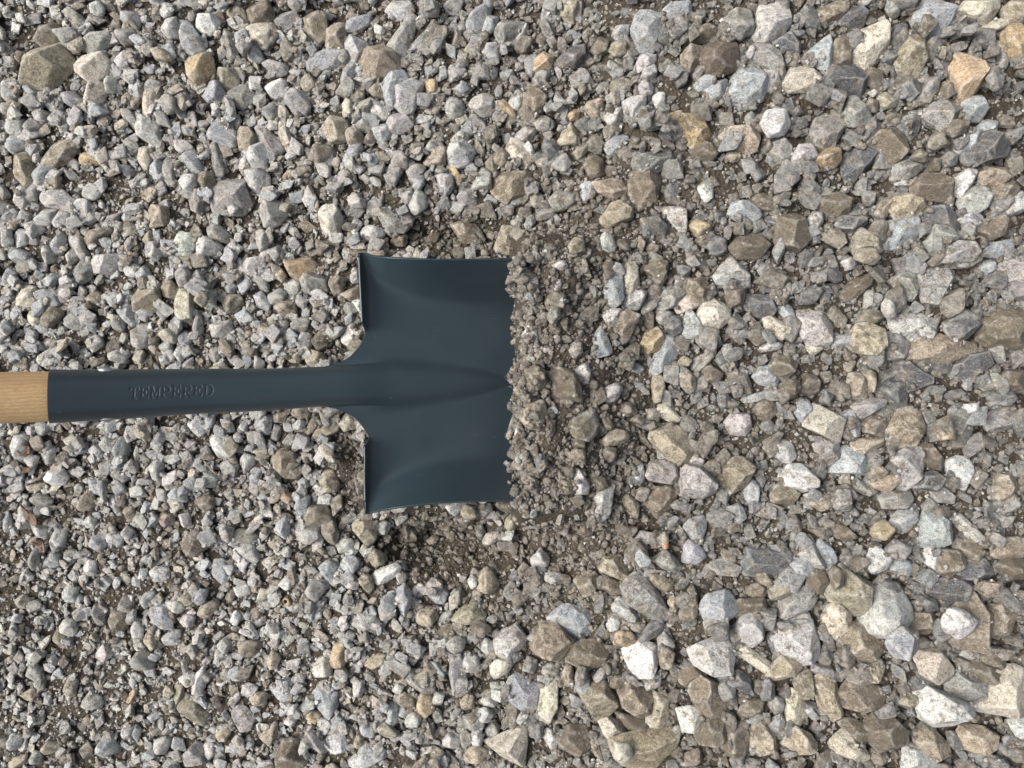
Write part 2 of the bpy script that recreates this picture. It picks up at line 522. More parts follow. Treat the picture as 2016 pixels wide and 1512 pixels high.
    tb = np.linspace(math.pi / 2, 3 * math.pi / 2, 25)
    cx = np.r_[xs_socket[:: 6], 640.0, 665.0, 690.0]
    TT = np.repeat(tb[:, None], len(cx), 1); BXX = np.repeat(cx[None], 25, 0); BXX = BXX - 5.0 * np.cos(TT) * (1 - sstep(98, 240, BXX))
    Rw = tube_half(BXX) * K * (CAM_H - axis_z(BXX))
    bz = axis_z(BXX) + Rw * np.cos(TT)
    bot = unproject(BXX, centre_y(BXX) + tube_half(BXX) * np.sin(TT), np.minimum(bz, axis_z(BXX)))
    nb = np.zeros_like(bot); nb[..., 1] = -np.sin(TT); nb[..., 2] = np.cos(TT)
    Vs = [vv, bot.reshape(-1, 3)]; Ns = [nv, nb.reshape(-1, 3)]; Fs = [ff, quads(25, len(cx), len(vv))]
    # end ring (thickness of the tube wall seen at the wooden handle)
    ring_t = np.r_[th, tb[1:-1]]
    nR = len(ring_t)
    full = np.concatenate([top[:, 0], bot[1:-1, 0]])
    cen = unproject(98.0, centre_y(98.0), axis_z(98.0))
    inn = cen + (full - cen) * 0.945
    base = len(vv) + bot.shape[0] * bot.shape[1]
    axis_dir = np.array([-1.0, 0, 0.36]); axis_dir /= np.linalg.norm(axis_dir)
    Vs += [full, inn]
    Ns += [np.tile(axis_dir, (nR, 1))] * 2
    i = np.arange(nR); i2 = (i + 1) % nR
    Fs.append(np.stack([base + i, base + i2, base + nR + i2, base + nR + i], 1))
    socket = new_mesh_object("socket", np.concatenate(Vs), np.concatenate(Fs), M_STEEL, root, True, np.concatenate(Ns))
    lettering = new_mesh_object("stamped_lettering", lv, lf, M_STEEL, socket, True, ln)
    lettering["label"] = "the word TEMPERED stamped into the socket"
    # --- wooden handle, a slightly bowed round pole that fills the socket
    L0 = unproject(160.0, centre_y(160.0), axis_z(160.0)); L1 = unproject(98.0, centre_y(98.0), axis_z(98.0))
    d = (L1 - L0) / np.linalg.norm(L1 - L0)
    rad = 52.0 * K * (CAM_H - axis_z(98.0)) * 0.95
    hv, hf = [], []
    SEG = 40
    stations = list(np.linspace(0, 0.72, 30)) + [0.725, 0.73, 0.734]
    side_v = np.array([0, 1.0, 0]); up_v = np.cross(side_v, d); up_v = up_v / np.linalg.norm(up_v); side_v = np.cross(d, up_v)
    for s in stations:
        cpt = L0 + d * s
        e = s - 0.72
        rr = rad if e <= 0 else rad * math.sqrt(max(0.02, 1 - (e / 0.0145) ** 2))
        for k in range(SEG):
            a = 2 * math.pi * k / SEG
            hv.append(cpt + rr * (math.cos(a) * side_v + math.sin(a) * up_v))
    ns = len(stations)
    for i in range(ns - 1):
        for k in range(SEG):
            k2 = (k + 1) % SEG
            hf.append((i * SEG + k, i * SEG + k2, (i + 1) * SEG + k2, (i + 1) * SEG + k))
    hv.append(L0 + d * 0.7345); tip = len(hv) - 1
    for k in range(SEG): hf.append(((ns - 1) * SEG + k, (ns - 1) * SEG + (k + 1) % SEG, tip, tip))
    me = bpy.data.meshes.new("handle")
    me.from_pydata([tuple(v) for v in hv], [], [tuple(dict.fromkeys(f)) for f in hf])
    me.polygons.foreach_set("use_smooth", [True] * len(me.polygons))
    me.materials.append(M_WOOD)
    h = bpy.data.objects.new("handle", me); COL.objects.link(h); h.parent = root
    # --- rivets: domed discs on the two flanks of the socket
    first = None
    for px, sgn in ((208.0, 1), (211.0, -1)):
        prof = [(0.0, 2.4), (1.6, 2.3), (3.2, 1.95), (4.6, 1.3), (5.4, 0.5), (5.5, 0.0), (5.5, -1.5)]
        zc = float(axis_z(px)) + 0.002
        Rt = float(tube_half(px)) * K * (CAM_H - zc)
        ctr = unproject(px, float(centre_y(px)) - sgn * float(tube_half(px)), zc)
        ctr[1] -= 0.0003 if sgn > 0 else -0.0012
        verts, faces = [], []
        SG = 28
        for (rr, hh) in prof:
            for k in range(SG):
                a = 2 * math.pi * k / SG
                verts.append((rr * MM * math.cos(a), sgn * hh * MM * 0.95, rr * MM * math.sin(a)))
        for i in range(len(prof) - 1):
            for k in range(SG):
                k2 = (k + 1) % SG
                faces.append((i * SG + k, i * SG + k2, (i + 1) * SG + k2, (i + 1) * SG + k))
        rv = new_mesh_object("rivet", verts, faces, M_RIVET, socket)
        rv.location = tuple(float(v) for v in ctr)
    return blade_top, BX, BO, BZ

blade_grid, BLX, BLO, BLZ = build_shovel()

# ------------------------------------------------------------------ ground shape
def soil_amount(u, v):
    """1 where bare crumbly soil shows (freshly dug), 0 where gravel covers it"""
    g = lambda cu, cv, su, sv: np.exp(-((u - cu) / su) ** 2 - ((v - cv) / sv) ** 2)
    s = 1.25 * g(880, 468, 95, 42) + 1.35 * g(860, 1075, 115, 68) + 1.0 * g(690, 930, 36, 80)
    s = s + 1.3 * g(1110, 770, 150, 290) + 0.55 * g(1210, 420, 130, 120) + 0.45 * g(1120, 1060, 110, 90) + 0.4 * g(700, 660, 40, 50)
    s = s + 0.5 * g(1630, 830, 200, 110) * 0.6 + 0.35 * g(1560, 1400, 200, 110)
    s = s + 0.5 * value_noise(u, v, 1 / 140.0, 5) + 0.25 * value_noise(u, v, 1 / 50.0, 6)
    return np.clip(s, 0, 1)

def terrain(x, y, fine=True):
    u, v = ground_px(x, y)
    g = lambda cu, cv, su, sv: np.exp(-((u - cu) / su) ** 2 - ((v - cv) / sv) ** 2)
    z = 0.030 * sstep(1020, 1400, u) * (1 - 0.3 * sstep(1500, 2300, u)) + 0.016 * sstep(950, 1400, v) * sstep(1000, 1600, u)
    z = z + 0.010 * value_noise(u, v, 1 / 330.0, 1) + 0.006 * value_noise(u, v, 1 / 120.0, 2)
    z = z - 0.040 * g(880, 474, 105, 34) - 0.046 * g(850, 1065, 125, 60) - 0.012 * g(690, 930, 40, 90)
    # soil heaped against the end of the blade
    jag = 12 * value_noise(u, v, 1 / 42.0, 21) + 9 * value_noise(u, v, 1 / 17.0, 22) - 7 * np.exp(-((v - 520) / 60.0) ** 2) * 0 + 10 * np.exp(-((v - 752) / 60.0) ** 2)
    across = sstep(440, 505, v) * (1 - sstep(985, 1050, v))
    front = sstep(1001, 1026, u - jag)
    heap = 0.060 * front * (1 - 0.55 * sstep(1070, 1300, u))
    z = np.maximum(z, z * (1 - across) + across * np.maximum(z, heap + 0.006 * value_noise(u, v, 1 / 60.0, 7)))
    if fine:
        z = z + (0.0035 + 0.006 * soil_amount(u, v)) * value_noise(u, v, 1 / 26.0, 3) + 0.0030 * value_noise(u, v, 1 / 11.0, 4) * (0.6 + soil_amount(u, v))
    # the ground under the blade
    inb = sstep(690, 720, u) * (1 - sstep(1004, 1012, u - jag)) * sstep(500, 520, v) * (1 - sstep(985, 1005, v))
    lim = axis_z(u) - 0.012
    z = np.where(inb > 0.01, z * (1 - inb) + np.minimum(z, lim) * inb, z)
    return z

# height map of everything laid so far, 1 mm cells
CELL = 0.001
HX0, HY0 = -0.72, -0.58
NX, NY = 1440, 1160
gx = HX0 + (np.arange(NX) + 0.5) * CELL
gy = HY0 + (np.arange(NY) + 0.5) * CELL
GX, GY = np.meshgrid(gx, gy)
H = terrain(GX, GY).astype(np.float64)
U0, V0 = ground_px(GX, GY)

# underside of the steel as a ceiling for the stones, top of it as a floor beyond the soil line
CAP = np.full(H.shape, 9.0); BTOP = np.full(H.shape, -9.0)
fx = blade_grid[..., 0].ravel(); fy = blade_grid[..., 1].ravel(); fz = blade_grid[..., 2].ravel()
for dx in (-1, 0, 1):
    for dy in (-1, 0, 1):
        ci = np.clip(((fx - HX0) / CELL).astype(int) + dx, 0, NX - 1); cj = np.clip(((fy - HY0) / CELL).astype(int) + dy, 0, NY - 1)
        np.minimum.at(CAP, (cj, ci), fz - 0.003); np.maximum.at(BTOP, (cj, ci), fz)
# close the holes of the coarse grid
for _ in range(3):
    m = CAP > 8
    sh = np.minimum.reduce([np.roll(CAP, 1, 0), np.roll(CAP, -1, 0), np.roll(CAP, 1, 1), np.roll(CAP, -1, 1)])
    CAP = np.where(m & (BTOP > -8), sh, CAP)
H = np.maximum(H, np.where((BTOP > -8) & (BTOP - H < 0.004), BTOP, -9))
BURIED = (CAP < 8) & (H > CAP + 0.003)
CAP[BURIED] = 9.0

# ------------------------------------------------------------------ ground sheet
def build_ground():
    def axis_coords(lo, hi, step, far):
        core = np.arange(lo, hi + step * .5, step)
        outp, s, p = [], step, hi
        while p < far:
            s *= 1.35; p += s; outp.append(p)
        outn, s, p = [], step, lo
        while p > -far:
            s *= 1.35; p -= s; outn.append(p)
        return np.r_[outn[::-1], core, outp]
    ax = axis_coords(-0.60, 0.60, 0.0036, 60.0); ay = axis_coords(-0.47, 0.47, 0.0036, 60.0)
    XX, YY = np.meshgrid(ax, ay)
    ZZ = terrain(np.clip(XX, -1.2, 1.2), np.clip(YY, -1.2, 1.2))
    V = np.stack([XX, YY, ZZ], -1).reshape(-1, 3)
    r, c = XX.shape
    i = np.arange(r - 1)[:, None] * c + np.arange(c - 1)[None, :]
    F = np.stack([i, i + 1, i + 1 + c, i + c], -1).reshape(-1, 4)
    o = new_mesh_object("ground", V, F, M_SOIL)
    tag(o, None, kind="structure")
build_ground()

# ------------------------------------------------------------------ rock shapes
def ico(sub):
    bm = bmesh.new()
    bmesh.ops.create_icosphere(bm, subdivisions=sub, radius=1.0)
    v = np.array([p.co[:] for p in bm.verts]); f = np.array([[q.index for q in p.verts] for p in bm.faces])
    bm.free()
    return v / np.linalg.norm(v, axis=1, keepdims=True), f

ICO = {k: ico(k) for k in (1, 2, 3, 4, 5)}

def rock_radius(dirs, normals, offs, p):
    q = np.clip(dirs @ normals.T, 0, None) / offs[None, :]
    m = q.max(axis=1, keepdims=True)
    return 1.0 / (m[:, 0] * np.sum((q / m) ** p, axis=1) ** (1.0 / p))

def lumps(dirs, rng, amp, freq):
    out = np.zeros(len(dirs))
    for k in range(7):
        w = rng.normal(size=3); w /= np.linalg.norm(w)
        out += np.sin(dirs @ w * freq * (0.6 + 0.25 * k) + rng.uniform(0, 6.28)) / (1 + 0.4 * k)
    return 1 + amp * out

def random_rock(sub, rng, sharp):
    d, f = ICO[sub]
    n = rng.integers(9, 14)
    N = rng.normal(size=(n, 3)); N /= np.linalg.norm(N, axis=1, keepdims=True)
    N = np.concatenate([N, -N[:4] + rng.normal(size=(4, 3)) * 0.3]); N /= np.linalg.norm(N, axis=1, keepdims=True)
    offs = rng.uniform(0.62, 1.0, len(N))
    r = np.minimum(rock_radius(d, N, offs, sharp), 1.6)
    v = d * (r * lumps(d, rng, 0.02, 4))[:, None]
    v -= (v.max(0) + v.min(0)) / 2
    v /= (np.ptp(v, axis=0) / 2)[None, :]
    return v, f

def hull_rock(rng, n=13, bevel=0.0):
    # a broken block: jittered box corners, some knocked off, plus a few stray points
    cnr = np.array([[i, j, k] for i in (-1, 1) for j in (-1, 1) for k in (-1, 1)], float)
    cnr = cnr * rng.uniform(0.45, 1.0, (8, 3)) + rng.normal(size=(8, 3)) * 0.10
    cnr[:, 0] += 0.5 * cnr[:, 1] * rng.normal() * 0.6; cnr[:, 2] += 0.4 * cnr[:, 0] * rng.normal() * 0.5
    q = rng.normal(size=(n - 8, 3)); q /= np.linalg.norm(q, axis=1, keepdims=True)
    p = np.concatenate([cnr, q * rng.uniform(0.75, 1.1, (n - 8, 1))])
    bm = bmesh.new()
    for q in p: bm.verts.new(q)
    bmesh.ops.convex_hull(bm, input=bm.verts)
    loose = [v for v in bm.verts if not v.link_faces]
    bmesh.ops.delete(bm, geom=loose, context='VERTS')
    if bevel:
        bmesh.ops.dissolve_limit(bm, angle_limit=math.radians(14), verts=bm.verts, edges=bm.edges)
        bmesh.ops.bevel(bm, geom=list(bm.edges), offset=bevel, segments=1, affect='EDGES', clamp_overlap=True)
        bmesh.ops.triangulate(bm, faces=bm.faces)
    bmesh.ops.recalc_face_normals(bm, faces=bm.faces)
    bm.verts.index_update()
    v = np.array([q.co[:] for q in bm.verts]); f = np.array([[q.index for q in t.verts] for t in bm.faces])
    bm.free()
    v -= (v.max(0) + v.min(0)) / 2
    v /= (np.ptp(v, axis=0) / 2)[None, :]
    return v, f

TINT = {'W': (.60, .595, .57), 'L': (.43, .425, .405), 'B': (.325, .342, .355), 'G': (.265, .26, .243), 'D': (.105, .107, .110),
        'T': (.315, .273, .205), 'O': (.40, .305, .19), 'N': (.200, .172, .132), 'C': (.50, .46, .375)}
DUST = {'W': .02, 'L': .08, 'B': .03, 'G': .13, 'D': .08, 'T': .15, 'O': .08, 'N': .24, 'C': .08}
VEIN = {'W': .45, 'L': .45, 'B': .70, 'G': .42, 'D': .55, 'T': .14, 'O': .12, 'N': .08, 'C': .25}

def tint_of(c, rng):
    t = np.array(TINT[c]) * rng.uniform(0.82, 1.16)
    return np.clip(t * (1 + rng.normal(size=3) * 0.02), 0.02, 0.8)

# ------------------------------------------------------------------ placing on the height map
def patch(x, y, rad):
    i0 = int((x - rad - HX0) / CELL); i1 = int((x + rad - HX0) / CELL) + 2
    j0 = int((y - rad - HY0) / CELL); j1 = int((y + rad - HY0) / CELL) + 2
    if i0 < 0 or j0 < 0 or i1 > NX or j1 > NY: return None
    return slice(j0, j1), slice(i0, i1)

def settle(x, y, a, b, c, yaw, sink, cap=True):
    """drop an ellipsoid of half axes a, b, c on the height map; returns its centre height or None"""
    ps = patch(x, y, a)
    if ps is None: return None
    X = GX[ps] - x; Y = GY[ps] - y
    ca, sa = math.cos(yaw), math.sin(yaw)
    r2 = ((X * ca + Y * sa) / a) ** 2 + ((-X * sa + Y * ca) / b) ** 2
    inside = r2 < 0.75
    if inside.sum() < 1: inside = r2 <= r2.min() + 1e-9
    hh = H[ps]
    sup = np.partition(hh[inside], int(inside.sum() * 0.62))[int(inside.sum() * 0.62)]
    zc = sup + c * (1 - sink)
    if cap and (CAP[ps][r2 < 1.0] < zc + c).any(): return None
    topz = zc + c * np.sqrt(np.clip(1 - r2, 0, 1))
    H[ps] = np.where(r2 < 1, np.maximum(hh, topz), hh)
    return zc

class Batch:
    """many stones gathered into one mesh"""
    def __init__(self): self.v, self.f, self.t, self.d, self.e, self.n, self.s = [], [], [], [], [], 0, []
    def add(self, v, f, tint, dust, vein, smooth):
        self.v.append(v); self.f.append(f + self.n); self.n += len(v)
        self.t.append(np.tile(np.r_[tint, 1.0], (len(v), 1))); self.d.append(np.full(len(v), dust)); self.e.append(np.full(len(v), vein))
        self.s.append(np.full(len(f), smooth, dtype=bool))
    def build(self, name, mat):
        o = new_mesh_object(name, np.concatenate(self.v), np.concatenate(self.f), mat)
        me = o.data
        add_attr(me, "tint", np.concatenate(self.t), 'FLOAT_COLOR')
        add_attr(me, "dust", np.concatenate(self.d), 'FLOAT')
        add_attr(me, "vein", np.concatenate(self.e), 'FLOAT')
        sm = np.concatenate(self.s)
        if len(sm) == len(me.polygons): me.polygons.foreach_set("use_smooth", sm)
        o["kind"] = "stuff"
        return o

def rot_matrix(yaw, tx, ty):
    return np.array((Matrix.Rotation(yaw, 3, 'Z') @ Matrix.Rotation(tx, 3, 'X') @ Matrix.Rotation(ty, 3, 'Y')))

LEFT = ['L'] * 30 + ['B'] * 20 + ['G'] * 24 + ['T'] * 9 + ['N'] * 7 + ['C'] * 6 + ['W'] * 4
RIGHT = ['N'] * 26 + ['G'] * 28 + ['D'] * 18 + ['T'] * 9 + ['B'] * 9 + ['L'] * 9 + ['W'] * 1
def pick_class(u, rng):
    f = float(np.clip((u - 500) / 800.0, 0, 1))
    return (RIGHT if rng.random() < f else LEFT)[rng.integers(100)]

grng = np.random.default_rng(5)
ROCK1 = [random_rock(1, grng, 90) for _ in range(14)] + [hull_rock(grng, 14, grng.uniform(0.08, 0.2)) for _ in range(60)]
HULL = [hull_rock(grng, 12) for _ in range(40)]
PEB = [hull_rock(grng, 9) for _ in range(30)]
CRUMB = [random_rock(1, grng, 10) for _ in range(30)]
CLOD = [random_rock(3, grng, 14) for _ in range(4)] + [random_rock(2, grng, 14) for _ in range(26)]
for q in range(30):
    tv, tf = CLOD[q]
    CLOD[q] = (tv * lumps(tv / np.linalg.norm(tv, axis=1, keepdims=True), grng, 0.075, 8)[:, None], tf)
gravel = Batch()

def scatter(count, dmin, dmax, kinds, margin, soil_keep, sink, smooth, rng, only_gaps=False, avoid=0):
    done = 0
    us = rng.uniform(-margin, 2016 + margin, count); vs_ = rng.uniform(-margin, 1512 + margin, count)
    soil = soil_amount(us, vs_); keep = rng.random(count)
    if only_gaps:
        Hb = blur(H, 9)
    for u, v, s, kp in zip(us, vs_, soil, keep):
        if kp < s * (1 - soil_keep): continue
        if not only_gaps and rng.random() < 0.55 * float(np.clip((u - 600) / 700, 0, 1)): continue
        x = (u - 1008) * K * CAM_H; y = (756 - v) * K * CAM_H
        if only_gaps:
            i = int((x - HX0) / CELL); j = int((y - HY0) / CELL)
            if not (0 <= i < NX and 0 <= j < NY) or H[j, i] > Hb[j, i] - 0.0004: continue
        big = 1.0 + 0.35 * float(np.clip((u - 700) / 900, 0, 1)) - 0.24 * float(np.clip((v - 800) / 300, 0, 1) * np.clip((800 - u) / 500, 0, 1))
        d = dmin + (dmax - dmin) * rng.random() ** 1.45
        a = d * big * 0.5 * K * CAM_H
        ii = int(np.clip((x - HX0) / CELL, 0, NX - 1)); jj = int(np.clip((y - HY0) / CELL, 0, NY - 1))
        if avoid and on_traced(x, y, H[jj, ii], a * 0.6) > avoid - 1: continue
        asp = rng.uniform(0.46, 0.95); b = a * asp; c = b * rng.uniform(0.45, 0.85)
        yaw = rng.uniform(0, 6.283)
        z = settle(x, y, a, b, c, yaw, sink)
        if z is None: continue
        tv, tf = kinds[rng.integers(len(kinds))]
        R = rot_matrix(yaw, rng.normal() * 0.28, rng.normal() * 0.28)
        w = (tv * np.array([a, b, c]) * 1.04) @ R.T + np.array([x, y, z])
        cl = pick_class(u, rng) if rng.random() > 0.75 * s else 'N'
        gravel.add(w, tf, tint_of(cl, rng) * ((0.90 if not only_gaps else 0.72) - 0.24 * float(np.clip((u - 600) / 800, 0, 1)) - 0.22 * float(np.clip((u - 500) / 700, 0, 1))), DUST[cl] + 0.12 * s, VEIN[cl] * 0.8, False)  # darker dirty filler in gaps and rightward; shade between stones is put into tint
        done += 1
    return done

def blur(A, r):
    c = np.cumsum(np.pad(A, ((r + 1, r), (0, 0)), mode='edge'), axis=0); A = (c[2 * r + 1:] - c[:-2 * r - 1]) / (2 * r + 1)
    c = np.cumsum(np.pad(A, ((0, 0), (r + 1, r)), mode='edge'), axis=1); return (c[:, 2 * r + 1:] - c[:, :-2 * r - 1]) / (2 * r + 1)

